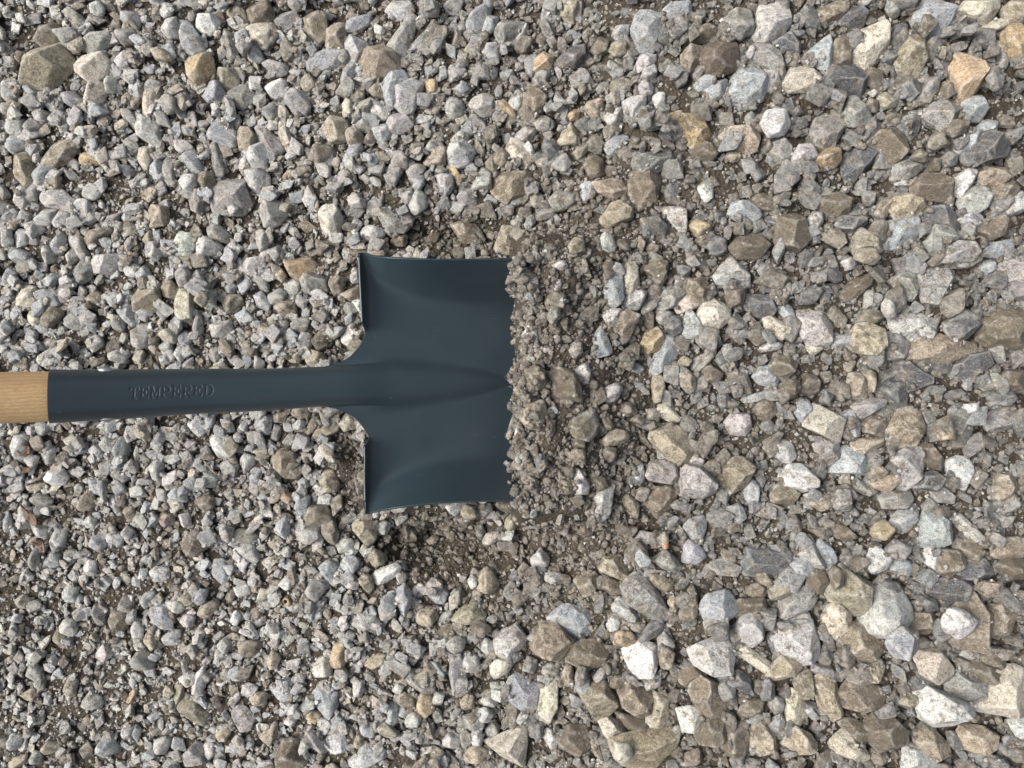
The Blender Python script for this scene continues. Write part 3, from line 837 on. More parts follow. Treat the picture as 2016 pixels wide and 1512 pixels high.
# ------------------------------------------------------------------ stones read off the photograph
STONES = """
@A 0 0 .33333
Tr 100,470 115,390 165,295 320,255 355,290 350,380 270,450 170,485!big tan egg-shaped stone;big tan egg-shaped stone near the top left corner of the photo
Nr 190,220 225,150 300,132 355,175 365,240 330,265 230,262
Ca 430,390 450,345 520,310 590,295 615,350 600,410 540,455 515,475 455,430
La 0,480 40,475 85,540 75,590 40,598 0,560
Gr 0,605 60,610 80,650 30,670 0,660
Ba 120,500 170,480 220,540 210,585 160,570
Ba 365,545 420,535 500,600 430,632 385,610
Cr 500,600 530,490 585,478 608,500 600,590 560,650 500,640
Oa 1088,375 1120,330 1220,300 1245,340 1230,440 1165,500 1110,455!pointed ochre wedge;pointed ochre wedge among grey gravel, upper left part of the photo
Tr 1278,430 1310,395 1380,400 1395,470 1370,520 1300,520
Ba 1195,560 1230,480 1290,480 1320,540 1290,590 1225,600
Gr 1335,560 1370,515 1440,508 1490,560 1430,620 1360,590
Wr 1155,110 1185,75 1250,75 1285,120 1270,170 1200,185 1160,150
Lr 945,160 975,110 1030,95 1055,140 1045,200 1000,225
Ba 1070,140 1085,120 1130,150 1180,215 1185,265 1125,290 1065,265
Ca 1460,150 1500,135 1590,150 1590,230 1555,255 1470,225 1455,190
Na 1455,50 1500,20 1580,0 1610,70 1590,120 1480,130
Gr 1605,110 1660,80 1745,50 1765,100 1720,150 1640,170
Tr 1785,110 1830,70 1920,80 1930,160 1880,235 1815,190
Ta 1925,165 1990,135 2020,150 2020,270 1930,275
Bv 1815,360 1850,320 1970,285 2060,290 2085,320 1990,390 1860,420 1825,400!long pale blue-grey slab;long pale blue-grey slab left of a round tan cobble near the top edge
Cr 1635,650 1665,605 1685,640 1700,780 1725,860 1695,930 1665,905 1645,770!upright cream sliver;upright thin cream sliver standing between grey stones in the upper left area
Gr 1500,740 1545,725 1600,790 1650,890 1620,930 1560,870
Ba 1220,780 1270,705 1300,760 1385,810 1375,860 1300,845 1230,815
Tr 1395,815 1415,745 1465,745 1500,800 1480,890 1410,880
La 1455,930 1470,860 1540,840 1580,930 1560,980 1490,985
La 1445,1000 1530,990 1590,1040 1595,1120 1550,1150 1460,1100
Ga 1245,1220 1260,1130 1330,1075 1440,1070 1460,1150 1420,1220 1340,1255 1260,1250
Ga 1530,1220 1550,1170 1650,1190 1670,1260 1640,1320 1560,1325
Cr 1878,1250 1910,1210 1980,1210 2010,1270 1985,1350 1940,1375 1890,1320
Lv 1030,1420 1060,1350 1120,1380 1145,1440 1110,1510 1050,1512
Ta 875,1230 890,1205 970,1215 985,1290 960,1330 880,1330
Lr 235,1170 250,1120 380,1130 440,1190 390,1225 260,1215
Ta 70,1000 90,910 140,895 185,930 175,1060 140,1085 80,1040
Ba 180,1020 230,970 300,1000 280,1060 210,1090
Ta 240,960 330,860 400,830 450,850 410,930 310,975
Oa 462,935 475,900 590,905 610,940 580,965 470,965
La 790,735 815,670 870,690 925,750 935,830 890,845 800,790
Cr 838,660 850,540 900,525 930,540 900,650 870,690
La 845,500 880,460 930,485 920,530 850,535
Ba 760,500 800,460 840,500 830,570 790,570
Ba 1045,935 1130,880 1165,940 1175,1010 1120,1000
Cr 805,930 820,870 880,870 900,920 870,1005 830,980
Ba 875,985 920,935 960,960 960,1060 920,1065
Gr 955,960 985,925 1030,960 1025,1070 975,1060
Ga 1235,850 1270,840 1310,940 1320,1030 1275,1040 1250,950
Lr 605,490 650,440 690,480 670,540 620,540
Ga 700,640 760,640 810,700 800,760 740,720
Wa 1560,510 1620,470 1685,470 1690,510 1630,570 1590,560
Lr 1680,590 1720,535 1790,535 1820,620 1780,650 1710,635
Gv 1545,380 1600,355 1700,380 1690,430 1620,445
Ba 1460,330 1500,240 1545,350 1480,358
La 20,740 70,690 130,710 120,760 60,790
Ba 30,820 80,790 140,830 130,880 80,905 35,880
Lr 1055,1060 1080,1025 1150,1030 1150,1090 1110,1130 1065,1110
Na 1160,1060 1190,1010 1250,1010 1250,1080 1210,1120
Tr 1665,1040 1700,1000 1745,1010 1730,1060 1690,1080
Na 1820,920 1850,845 1930,860 1945,920 1870,965
Tr 1905,730 1960,680 2030,700 2040,820 1950,830
La 400,1420 430,1390 480,1400 470,1440 500,1500 460,1512
Tr 492,1410 520,1360 640,1335 655,1360 600,1390 520,1455
Lr 1505,1390 1540,1350 1580,1380 1570,1460 1530,1480
Bv 705,110 720,60 810,70 805,150 740,160
Lr 930,60 960,10 1020,20 1010,80 960,95
Lr 525,20 590,0 610,50 560,80 530,60
Tr 1330,70 1370,30 1440,50 1450,100 1380,115
Gr 360,60 410,40 480,90 500,140 440,150
Gr 460,240 540,190 660,180 670,230 560,290
Gr 680,200 720,160 790,180 780,240 710,250
Tr 880,290 940,270 1010,330 1000,355 920,350
Tr 80,350 110,300 150,310 130,380
Gr 1300,230 1320,165 1370,200 1390,330 1340,335
Gr 1385,260 1430,230 1475,270 1430,330
Ga 920,600 980,550 1050,580 1050,650 980,670
Lr 190,670 230,640 290,660 270,730 220,720
Lr 275,690 320,645 370,680 350,740 300,730
Gr 135,750 170,690 230,740 190,790
Lr 75,1190 100,1100 150,1090 160,1180 120,1235
Gr 145,1120 200,1070 240,1100 210,1180 150,1180
Lr 190,1290 250,1240 330,1240 290,1320 210,1325
Lr 300,1310 350,1240 400,1260 350,1340
Br 10,1280 60,1235 100,1250 60,1330 15,1320
Gv 90,1300 120,1240 180,1260 170,1330 110,1340
Gr 1115,1190 1140,1110 1190,1120 1220,1190 1180,1265 1130,1240
@B 672 0 .33333
Tr 112,390 130,290 190,262 270,270 330,330 325,390 260,440 160,475!round tan cobble;round tan cobble right of the long pale slab near the top edge
Lv 265,50 300,5 400,0 425,40 400,85 320,100
Ba 20,185 30,130 100,90 160,85 150,130 80,175
Lr 20,250 50,200 130,240 140,300 80,355 30,310
Ba 0,440 30,390 85,360 90,430 65,520 0,525
Gr 272,260 330,170 400,85 440,100 420,190 380,280 340,330 290,310
Ga 390,280 440,230 520,150 535,200 515,250 430,275
Ba 720,205 745,110 800,40 870,0 860,80 820,170!tall blue-grey spearhead;tall blue-grey spearhead-shaped stone near the middle of the top edge
Ba 830,185 860,90 920,100 910,160 880,195
Gr 910,155 950,115 1050,130 1020,190 950,265 930,220
Lr 1018,255 1040,200 1085,130 1105,150 1075,230 1045,272
La 835,300 850,250 915,245 910,320 870,335
Ba 240,500 275,420 350,410 390,470 360,560 300,615 265,590
Lr 305,560 335,480 420,460 460,510 430,600 350,645 320,620
Or 498,500 530,460 565,480 560,540 515,555
La 155,590 175,580 240,620 295,665 280,695 190,680
Lr 270,710 300,675 380,670 425,730 380,770 285,765
Oa 1120,400 1150,340 1195,308 1250,330 1235,390 1150,420!two-tone ochre chip;ochre chip leaning on a grey pebble, right of the top middle
Ga 1130,470 1150,420 1210,392 1235,420 1200,500 1150,500
Lr 1240,370 1255,335 1295,380 1305,440 1290,475
Da 1300,330 1330,290 1440,260 1450,330 1380,390 1310,380
Bv 1715,170 1740,90 1830,68 1910,90 1920,180 1850,270 1760,260!big blue-grey faceted block;big blue-grey faceted block at the top edge, right of the middle
Bv 1895,60 1950,10 2060,0 2070,60 2016,120 1960,140 1910,110
Tr 1285,30 1310,-20 1420,-10 1415,60 1370,110 1300,80
Br 1600,205 1630,145 1715,140 1700,195 1640,230
Nr 1490,260 1520,220 1590,230 1580,300 1510,310
Tr 1590,290 1620,240 1685,240 1685,300 1620,320
Lr 1745,370 1790,320 1860,320 1850,370 1770,415
Lr 1770,450 1800,390 1860,380 1865,440 1810,470
La 990,600 1040,530 1110,560 1060,640 1020,640
Na 1060,600 1090,520 1160,510 1220,560 1190,650 1110,700
Lr 760,620 800,560 850,545 900,580 890,650 830,680
Or 900,600 960,585 1020,640 1030,690 990,705 920,650
Lr 1565,700 1580,640 1630,600 1670,640 1640,720 1590,735
La 1655,600 1720,565 1800,555 1800,630 1720,700 1680,650
Wr 1838,580 1870,540 1920,550 1915,610 1860,630
Lr 1740,530 1780,475 1840,490 1840,560 1770,545
Tr 1435,640 1470,590 1540,580 1560,640 1510,695
Oa 1930,710 1960,660 2020,650 2030,740 1950,735
Lr 620,900 640,840 730,835 770,890 750,950 690,975 640,950!pale grey round knob;pale grey round knob topped by a smaller grey stone, above the blade
Lr 640,830 690,775 745,785 740,830 690,845
Gv 750,690 800,670 850,720 860,820 800,825 770,750
Ta 485,970 540,890 600,850 620,900 600,970
Ga 290,950 350,885 395,930 395,985 320,990
Ca 980,880 1010,810 1060,830 1080,900 1120,930 1100,975 1010,930
Wa 1075,870 1105,825 1140,890 1120,915
Da 1185,870 1200,820 1275,830 1290,920 1220,940
Ta 1295,830 1350,720 1400,790 1390,850 1320,850
Nr 1430,960 1470,915 1540,940 1550,1020 1480,1050
Bv 1550,870 1610,800 1690,810 1680,870 1580,915
Da 1730,980 1800,910 1950,900 1950,960 1870,1010 1780,1030
Nr 1715,1060 1750,1000 1850,1010 1885,1080 1860,1170 1790,1185
Tr 915,1110 940,1040 1020,1005 1110,1015 1125,1060 1080,1140 980,1195 930,1160!speckled tan loaf stone;speckled tan loaf-shaped stone lying above the blade's right end
La 775,1110 820,1020 880,1025 885,1110
Oa 620,980 655,960 720,1060 715,1095 680,1095
Ba 572,1040 600,1025 650,1030 660,1070 610,1130
Gv 380,1010 410,970 480,970 500,1010 450,1045 395,1040
Lr 395,1190 410,1140 450,1120 490,1150 490,1230 450,1255 410,1240
Gv 680,1170 710,1120 775,1120 780,1230 760,1270 700,1220
Gr 205,1250 240,1225 300,1250 370,1310 350,1360 270,1350
La 40,1190 80,1140 130,1180 130,1225 60,1220
Gr 1235,1170 1270,1135 1380,1140 1390,1190 1330,1225 1260,1215
Tr 1500,1070 1580,1060 1670,1080 1690,1130 1610,1165 1530,1130
Bv 1405,1110 1430,1080 1490,1070 1490,1160 1430,1190
Tr 1545,1270 1590,1210 1660,1185 1730,1230 1720,1290 1600,1335 1560,1310!tan potato-shaped stone;tan potato-shaped stone on dark soil, up and right from the blade
Tr 930,1400 950,1340 1010,1330 1050,1400 1000,1475 940,1450
Dv 1770,1290 1880,1265 1930,1330 1910,1400 1790,1400
La 1915,1240 1970,1220 2040,1240 2040,1370 1950,1310
Lr 1530,1400 1560,1365 1600,1400 1630,1460 1580,1490 1540,1480
Tr 1340,1450 1370,1410 1430,1410 1430,1470 1360,1500
Gr 1010,1310 1050,1280 1080,1310 1050,1350 1015,1345
Gr 1090,1290 1120,1265 1150,1310 1110,1360 1090,1340
Gr 1145,1270 1200,1235 1280,1230 1250,1280 1170,1290
Nr 850,960 880,925 920,960 910,1020 870,1000
Nr 900,930 940,870 990,900 1000,960 940,980
Na 1385,890 1440,830 1480,820 1460,890 1410,930
Lr 1040,790 1100,745 1160,760 1120,820 1060,825
Gr 1140,720 1180,685 1240,700 1230,760 1160,760
Or 1330,680 1370,645 1410,650 1400,700 1350,710
Gr 610,620 640,585 710,590 710,660 660,690 620,660
Gr 0,290 30,290 45,330 10,360 -20,340
Cr 0,620 30,570 70,600 60,670 20,690
Gr 60,720 90,640 110,640 120,690 80,715
Gr 70,740 130,680 190,700 170,760 90,770
Ba 180,750 270,730 280,780 240,830 190,800
Tr 20,790 60,750 120,780 110,840 40,850
Bv 0,950 60,850 120,840 120,890 40,980 0,980
Tr 160,530 200,480 250,490 250,570 190,570
Tr 655,250 670,170 720,220 710,260
@C 1344 0 .33333
Gr 272,120 300,50 370,40 415,70 425,170 380,200 300,185
La 445,110 460,55 560,40 640,60 645,130 590,190 500,230 445,190
Na 35,220 60,170 150,130 210,160 205,200 110,235
Na 115,340 150,270 260,235 315,260 320,390 230,425 160,410
Ta 0,310 50,250 110,270 115,330 40,420 0,370
Gv 380,330 410,280 500,250 580,310 610,420 590,460 540,400 430,320
La 375,320 400,270 430,265 425,320 400,345
Da 545,240 590,205 660,190 705,260 690,310 600,280
Bv 265,540 300,450 345,400 470,410 505,470 470,560 380,610 290,570!pale blue-grey cube-like stone;pale blue-grey cube-like stone left of the cream and orange one, upper right
Ca 600,485 650,400 720,390 800,415 842,470 780,515 680,522 620,505!cream and orange stone;cream stone with an orange-stained top, upper right part of the photo
Bv 740,310 800,260 880,205 892,290 885,390 850,425 770,370
Na 895,320 910,230 960,210 1010,260 1000,370 920,375
Da 845,475 900,400 980,380 1080,420 1095,470 1060,535 960,520 880,495
Cr 1005,310 1030,230 1110,150 1200,115 1230,160 1220,260 1150,340 1090,370 1020,335!big pinkish cream egg;big pinkish cream egg-shaped stone at the upper right beside a large tan one
Ta 1265,400 1290,300 1350,200 1440,205 1460,330 1420,400 1320,415
Da 1235,240 1260,150 1330,140 1340,210 1290,290
Br 1415,70 1440,0 1520,-10 1620,20 1620,90 1570,150 1500,170 1430,140!round pale blue-grey cobble;round pale blue-grey cobble touching the top edge near the right corner
Ca 1640,60 1680,0 1880,-10 1880,40 1800,125 1690,105
Ca 1765,160 1850,110 1945,105 1930,150 1810,200
Or 1910,200 1940,150 2020,140 2050,250 2016,340 1960,320 1920,270
Tr 1900,40 1960,-10 2030,0 2030,120 1950,110
Or 1610,430 1640,340 1700,320 1790,370 1810,440 1760,500 1720,560 1640,570
La 1855,360 1870,235 1920,300 1930,370 1880,415
Tr 770,100 830,40 920,0 990,10 980,60 900,110 820,135
Dr 920,130 980,60 1050,30 1095,70 1080,130 980,150
Ga 1205,60 1215,0 1290,0 1290,80 1250,100
Ba 1360,420 1380,385 1450,390 1445,440
Wr 465,720 500,655 610,655 625,720 590,780 520,795!pale greenish white pebble;pale greenish white pebble between brown stones in the upper right area
Gr 960,660 990,590 1050,580 1120,670 1100,720 1020,745 970,710
Gr 765,780 800,725 880,700 960,740 910,830 840,880 790,860
Nr 1130,800 1160,760 1260,750 1330,820 1335,900 1270,970 1200,960
Dv 1260,745 1300,690 1340,675 1410,700 1400,760 1340,820
Gr 1430,680 1480,610 1580,585 1640,640 1610,720 1570,790 1530,760
Br 1670,600 1710,560 1780,560 1815,620 1790,680 1700,695
Br 1625,850 1650,790 1720,760 1785,780 1770,840 1720,900 1640,900
Dr 1735,900 1760,840 1860,770 1930,820 1900,920 1790,950
Br 1740,760 1800,705 1870,710 1860,790 1810,800
Or -30,700 0,665 60,670 130,700 160,770 130,830 70,850 10,780
Tr 230,790 300,740 420,730 460,800 440,900 370,880 280,800
Nr 60,890 100,840 180,840 215,890 180,940 80,935
Gv 515,920 530,840 600,810 655,850 640,940 580,965
La 655,930 690,860 770,850 800,900 740,950 665,965
Or 795,930 850,880 930,865 945,930 900,985 830,975
Dv 970,960 1000,880 1090,865 1170,880 1120,960 1040,1040 965,1030
Gr 1255,970 1300,940 1400,930 1420,990 1340,1045 1270,1030
Nr 1365,1100 1420,1040 1560,1030 1610,1070 1600,1160 1500,1170 1390,1140
Wr 1615,1150 1640,1040 1700,990 1750,1010 1720,1080 1650,1170
Lr 1635,1180 1720,1110 1800,1100 1845,1150 1810,1220 1760,1245
Tr 1750,1020 1830,980 1920,990 1960,1040 1880,1100 1780,1090
Tr 1230,1240 1270,1160 1350,1140 1440,1170 1440,1220 1350,1280 1250,1280
Nr 795,1220 830,1150 950,1140 1010,1170 990,1240 920,1270
Tr 1140,1270 1160,1200 1230,1170 1250,1200 1190,1300
Dr 920,1330 960,1270 1080,1270 1095,1310 1010,1370 940,1350
La 745,1300 790,1240 830,1250 835,1310 790,1355
Nr 570,1330 600,1280 740,1280 755,1420 700,1480 580,1440!brown squarish block;brown squarish block right of the centre in the upper right quarter
Bv 1165,1390 1200,1310 1290,1290 1400,1275 1410,1360 1320,1400 1260,1455 1190,1440
Dv 1415,1280 1450,1220 1550,1200 1630,1270 1650,1370 1580,1340 1500,1320
Gr 1475,1390 1500,1330 1610,1360 1650,1400 1560,1455
Ba 1655,1310 1680,1260 1740,1245 1785,1290 1770,1330 1690,1360
Nr 1740,1350 1800,1290 1900,1270 1945,1310 1920,1380 1830,1415
Lr 1885,1240 1930,1180 2016,1130 2060,1200 2016,1250 1920,1275
Tr 1020,1460 1050,1400 1110,1370 1170,1400 1190,1480 1130,1512 1040,1512
Gr 1580,1480 1660,1420 1720,1430 1760,1480 1740,1530 1560,1540
Bv 1780,1500 1840,1430 1950,1410 1960,1460 1880,1512
Br 275,1260 310,1190 380,1180 470,1270 440,1300 370,1290
Wa 95,1110 130,1070 180,1110 185,1160 140,1200
Nr 405,1170 460,1140 550,1170 520,1230 440,1220
Or 50,1330 90,1295 170,1320 170,1350 100,1400
Da 480,1300 540,1275 585,1320 560,1360
Dv 135,1440 190,1390 260,1410 260,1480 170,1490
Nr 285,1450 350,1390 480,1400 520,1440 480,1500 340,1512
La 1250,1095 1290,1050 1390,1070 1370,1100
Gr 60,450 90,390 150,340 160,400 90,470
Ba 70,490 130,450 190,460 160,530 100,530
Ba 120,530 200,480 265,460 240,560 180,575
Gr 500,400 560,420 590,480 530,540 500,480
Dr 1290,520 1330,450 1400,470 1430,540 1360,585
Gr 1410,560 1450,470 1520,440 1520,520 1460,600
Nr 1515,540 1540,480 1590,490 1600,570 1540,575
Nr 1070,440 1110,390 1180,410 1190,480 1110,500
Lr 1095,545 1130,525 1160,545 1130,570
Nr 1085,620 1110,575 1160,590 1150,660 1110,660
Tr 1160,560 1220,550 1280,590 1260,620 1200,635
Nr 1190,690 1240,655 1310,680 1280,720 1210,740
Nr 1580,770 1620,700 1700,710 1690,760 1620,800
Nr 1470,830 1500,780 1560,800 1590,850 1500,880
Nr 1350,930 1400,880 1460,900 1440,950
Nr 1430,970 1470,930 1540,940 1520,1010 1450,1010
Gr 1530,950 1590,890 1640,910 1610,970 1560,980
Tr 260,920 290,885 350,890 345,940 290,960
Ga 370,690 410,650 450,720 430,760 390,740
Nr 1845,1170 1880,1080 1960,1070 2000,1110 1930,1200
@D 1344 504 .33333
La 195,110 310,25 395,100 400,150 330,130 205,150
Tr 28,200 45,140 120,130 160,190 130,265 60,240
Cr 92,350 130,280 200,265 280,310 285,370 220,415 120,410!round cream knob;round cream knob beside brown clods, right of the blade
Na 255,200 370,190 360,270 280,310
Ba 25,330 60,320 130,430 130,470 60,470 25,430
Da 385,290 400,240 540,235 560,290 540,355 430,340
Ba 555,270 590,260 660,320 670,380 630,390 580,340
Cr 480,370 530,360 640,420 655,450 590,485 520,440
Lv 672,410 690,345 830,335 890,450 880,515 800,520 710,480!broad pale grey slab;broad pale grey angular slab in the right half, level with the blade's top
Ba 883,490 920,462 1025,470 1025,540 885,535
La 465,540 510,480 590,520 580,545 480,563
Ca 715,525 845,540 770,590
Tr 1028,490 1060,420 1150,405 1205,440 1210,530 1150,595 1060,570
Lv 1210,410 1280,355 1430,350 1505,400 1500,460 1460,520 1350,500 1240,460!white-veined grey slab;broad white-veined grey slab lying above the long brown bean-shaped stone
Gr 1200,530 1230,480 1300,478 1348,550 1310,610 1220,610
Tr 1330,575 1440,480 1560,470 1690,510 1700,560 1600,610 1450,618 1350,600!long brown bean stone;long brown bean-shaped stone in the right part of the photo
Dv 1250,690 1275,630 1350,630 1480,710 1480,750 1330,805
Dv 1168,780 1220,740 1310,745 1330,810 1320,900 1260,890 1190,840
Da 1150,750 1190,680 1250,668 1250,710 1170,775
Tr 990,780 1005,700 1060,695 1100,780 1080,835 995,830
Tr 1060,700 1120,678 1150,700 1140,790 1100,815
Tr 1240,1020 1300,950 1410,950 1445,1020 1400,1105 1280,1080
Nr 1060,990 1110,940 1220,950 1230,1010 1180,1070 1080,1040
Gr 1000,890 1090,850 1210,850 1200,890 1080,955 1020,930
Ca 740,980 760,910 830,895 970,960 960,1010 890,1080 760,1020!half tan half white stone;half tan half white stone right of the buried blade edge
Br 930,940 1000,910 1055,990 1050,1060 1010,1070 970,1020
Ba 670,920 690,870 760,870 770,920 710,975
Tr 1000,1130 1060,1085 1190,1075 1190,1110 1080,1180 1010,1165
Lr 270,970 310,930 400,935 410,1010 370,1055 290,1045
La 510,1120 560,1095 640,1110 670,1180 630,1220 570,1180
Wr 597,1300 640,1240 720,1240 790,1300 790,1370 720,1395 610,1360!smooth whitish oval stone;smooth whitish oval stone with grey streaks, right half below the middle
Ba 900,1280 940,1210 940,1140 1050,1160 1090,1200 1090,1290
Ga 1270,1200 1330,1160 1440,1230 1400,1310 1330,1390 1300,1300
Nr 1400,1130 1480,1110 1550,1200 1530,1260 1440,1220
Ga 800,1130 850,1090 920,1100 940,1170 900,1220 830,1200
Lr 955,1310 980,1290 1060,1330 1130,1390 1110,1415 1010,1380
Tr 1090,1260 1120,1225 1180,1235 1220,1290 1180,1330 1110,1310
Tr 1120,1340 1220,1300 1300,1290 1320,1320 1230,1390 1140,1370
Dv 1370,1370 1420,1290 1510,1280 1555,1320 1500,1390
Wv 1570,1210 1620,1185 1700,1200 1715,1300 1680,1370 1620,1330
Gr 1810,1000 1840,930 1920,875 1980,900 2005,960 1950,1010 1820,1028
Dr 1825,850 1860,810 1960,800 1985,840 1920,890 1840,880
Dv 1640,640 1690,580 1810,560 1840,640 1790,690 1720,725 1660,690
Nr 1770,480 1790,390 1880,320 2030,330 2060,430 2016,530 1850,525!huge dusty brown clod;huge dusty brown clod at the right edge of the photo
Da 1575,460 1590,400 1700,370 1770,400 1680,480 1620,500
Nr 1855,720 1920,675 2030,680 2030,800 1900,780
Gv 1395,100 1430,60 1570,60 1610,130 1570,200 1520,285 1430,270
Gr 1265,130 1290,105 1385,95 1410,180 1370,255 1320,200
Nr 935,240 960,180 1050,130 1130,105 1120,170 1050,230 960,260
Wa 940,30 1000,0 1022,20 1015,70 980,80
Gr 1545,20 1560,-20 1750,-20 1755,30 1680,75 1580,70
Br 1760,70 1790,30 1850,25 1850,80 1800,110
Tr 1030,0 1050,-40 1150,-40 1175,10 1130,45 1070,40
Gr 1880,100 1950,20 2030,0 2040,180 1900,170
Lr 1175,310 1210,245 1260,290 1265,350 1220,365
Nr 1060,370 1090,315 1160,320 1195,360 1150,400 1080,395
Bv 415,710 450,660 510,650 570,720 560,770 470,750
Nr 520,650 550,600 640,600 680,650 650,705 580,705
Gr 60,670 90,600 150,565 195,570 160,630 90,700
Tr -10,700 40,680 75,720 75,790 30,800 0,770
Br 320,860 370,825 500,795 520,815 480,850 380,870
Dr 205,830 240,785 285,830 270,880 240,900
Tr 240,1290 260,1205 370,1200 440,1250 400,1330 310,1380 260,1350
La 40,1210 60,1175 135,1200 120,1250
Lr 0,1290 30,1240 110,1250 200,1330 200,1390 130,1425 0,1400
Gr 1165,1440 1240,1395 1340,1390 1370,1440 1300,1500 1200,1490
Nr 525,1410 560,1360 650,1350 700,1400 660,1460 540,1460
Tr 760,1460 800,1410 880,1420 900,1470 830,1510
Tr 1855,1350 1880,1290 1950,1290 1990,1360 1950,1430 1880,1440
Wa 1680,880 1750,870 1750,910 1720,920
Or 1510,1060 1540,1035 1600,1040 1600,1080 1530,1090
Nr 425,910 480,850 550,870 560,930 500,970
Ba 370,1370 400,1320 455,1350 450,1450 420,1480
Nr 690,790 740,700 810,720 820,790 760,810
Dr 810,860 850,780 895,830 880,890
Nr 610,790 640,730 675,760 670,820
Nr 110,730 160,650 230,690 230,740 150,760
Gr 870,1450 930,1390 1000,1400 1000,1490 910,1500
@E 1344 1008 .33333
Br 15,100 45,50 110,40 140,100 120,160 60,165
Ba 22,220 40,175 100,200 135,270 100,300 25,285
Lr 690,250 730,190 770,180 850,320 830,345 770,320
Bv 790,200 830,175 880,210 920,290 860,360 830,290
Wr 1085,280 1110,240 1190,235 1250,280 1220,330 1130,370 1095,330!rounded white pebble;rounded white pebble among grey and brown stones, lower right quarter
Bv 1225,330 1270,280 1350,300 1360,340 1330,405 1260,370
Da 365,290 390,225 500,240 630,260 620,330 570,365 380,350
Bv 615,340 650,290 740,280 780,330 750,390 630,370
Gr 150,320 180,300 290,295 355,330 320,380 200,370
Na 880,110 900,60 960,75 1040,150 1000,170 920,160
Or 1130,130 1150,80 1220,60 1260,120 1220,165 1150,160
Br 1240,50 1280,0 1390,0 1395,50 1320,110 1280,80
Br 1425,110 1450,30 1520,8 1590,60 1600,180 1530,210 1440,180
Lr 1580,40 1620,10 1700,60 1790,150 1810,200 1750,195 1650,110
Dv 1740,60 1790,20 1880,50 1915,110 1890,160 1800,110
Nr 1630,170 1760,185 1800,240 1760,290 1680,270 1620,220
Tr 1815,215 1860,175 2030,180 2030,270 1900,270 1830,250
Wa 1420,290 1480,215 1520,250 1525,330 1500,355
Nr 1500,330 1550,230 1640,240 1690,310 1600,380 1510,370
Dr 1615,380 1700,310 1790,300 1840,370 1760,425 1650,410
Dv 1425,480 1540,400 1650,395 1715,430 1660,520 1600,560 1520,540
Dr 1385,540 1420,505 1500,525 1520,570 1480,595 1420,570
Tr 898,490 960,410 980,345 1040,390 1130,440 1120,540 1080,605 1000,575
Lr 1100,650 1130,540 1180,480 1270,500 1360,590 1365,650 1290,720 1180,755 1115,720!biggest grey pyramid stone;biggest grey and tan pyramid-shaped stone in the lower right quarter
Tr 950,780 1000,690 1080,680 1200,780 1190,840 1120,895 1040,880
Cr 865,690 880,570 930,540 995,600 1000,680 950,735 880,725
Gr 570,610 600,530 700,460 780,450 800,520 740,590 640,640
Tr 510,500 560,440 640,415 670,440 640,490 540,525
Tr 440,370 490,350 540,410 520,455 460,420
Nr 400,460 450,425 500,460 490,505 420,505
Nr 745,430 780,360 850,370 880,430 830,490 770,480
Nr 880,400 910,335 955,360 950,430 905,470
Dv 1165,440 1200,405 1290,430 1280,490 1190,490
Tr 1360,670 1390,600 1480,590 1510,650 1470,720 1390,710
Tr 1600,770 1640,560 1750,500 1840,620 1840,720 1780,835 1700,820
Wv 1545,660 1600,580 1660,590 1750,650 1720,690 1640,740 1565,700!white-crusted chip;white-crusted chip lying on a big dusty tan cobble near the right edge
Tr 1845,720 1850,560 1910,540 1980,610 1940,720 1880,740
Dr 1500,700 1520,640 1590,680 1580,760 1520,770
Ba 1230,760 1320,700 1390,750 1380,850 1280,870
Cr 1385,890 1420,830 1530,820 1600,910 1590,985 1480,1005 1410,960
Lr 1625,840 1660,815 1780,850 1780,890 1660,880
Nr 1665,910 1760,890 1860,920 1920,1000 1900,1035 1790,1020
Dr 1325,1030 1370,985 1440,980 1490,1020 1450,1060 1360,1065
Gr 1565,1070 1600,1000 1640,960 1810,1020 1800,1140 1700,1130
Wr 1405,1170 1440,1090 1490,1060 1600,1110 1700,1150 1740,1210 1640,1260 1500,1270 1430,1230!big white and tan stone;big white and tan stone near the bottom right corner
Cr 1810,1160 1850,1060 1930,970 2030,950 2060,1100 2016,1230 1900,1210
Tr 1640,1330 1660,1280 1790,1280 1870,1330 1850,1390 1770,1450 1690,1410
Tr 1380,1360 1410,1300 1480,1290 1570,1380 1570,1450 1500,1490 1420,1430
Nr 1100,1290 1150,1230 1250,1220 1340,1300 1330,1390 1200,1420 1120,1350
Cr 885,1350 920,1310 980,1300 1030,1390 1110,1440 1115,1490 1060,1510 980,1450 920,1430
Nr 910,1240 980,1225 1090,1270 1115,1320 1070,1390 1010,1350
Tr 780,1020 830,990 900,1010 930,1090 950,1200 900,1235 830,1190
Nr 940,1080 1000,1010 1090,1020 1180,1090 1180,1160 1100,1190 960,1160
Tr 1260,1130 1300,1090 1400,1080 1410,1130 1350,1170
Tr 1055,970 1080,910 1180,890 1200,940 1150,1010 1090,1010
Gr 750,940 790,905 880,920 970,980 960,1010 850,985
Lr 610,760 640,700 770,700 810,800 790,890 740,910 660,860 640,800
Lr 333,700 350,640 450,603 475,640 485,740 430,800 350,750
Ba 120,580 160,510 250,500 320,590 270,650 210,690 160,640
Nr 322,580 340,525 480,515 500,560 480,600 350,605
Dr 490,680 520,660 570,850 550,870 510,780
Nr 540,690 570,665 615,780 605,855 575,850
Lr 75,860 110,800 200,785 270,810 310,890 290,960 190,965 90,920!broad pale grey cobble;broad pale grey cobble in the lower part of the photo, right half
Cr 275,745 330,760 430,830 540,910 520,975 430,910 310,800
Tr 510,970 600,870 700,900 700,940 600,990 540,995
Nr 0,960 60,905 125,940 110,1010 30,1040 0,1020
Nr 0,580 20,500 70,460 90,520 80,620 0,660
Da 260,1010 330,950 400,1000 425,1080 380,1075
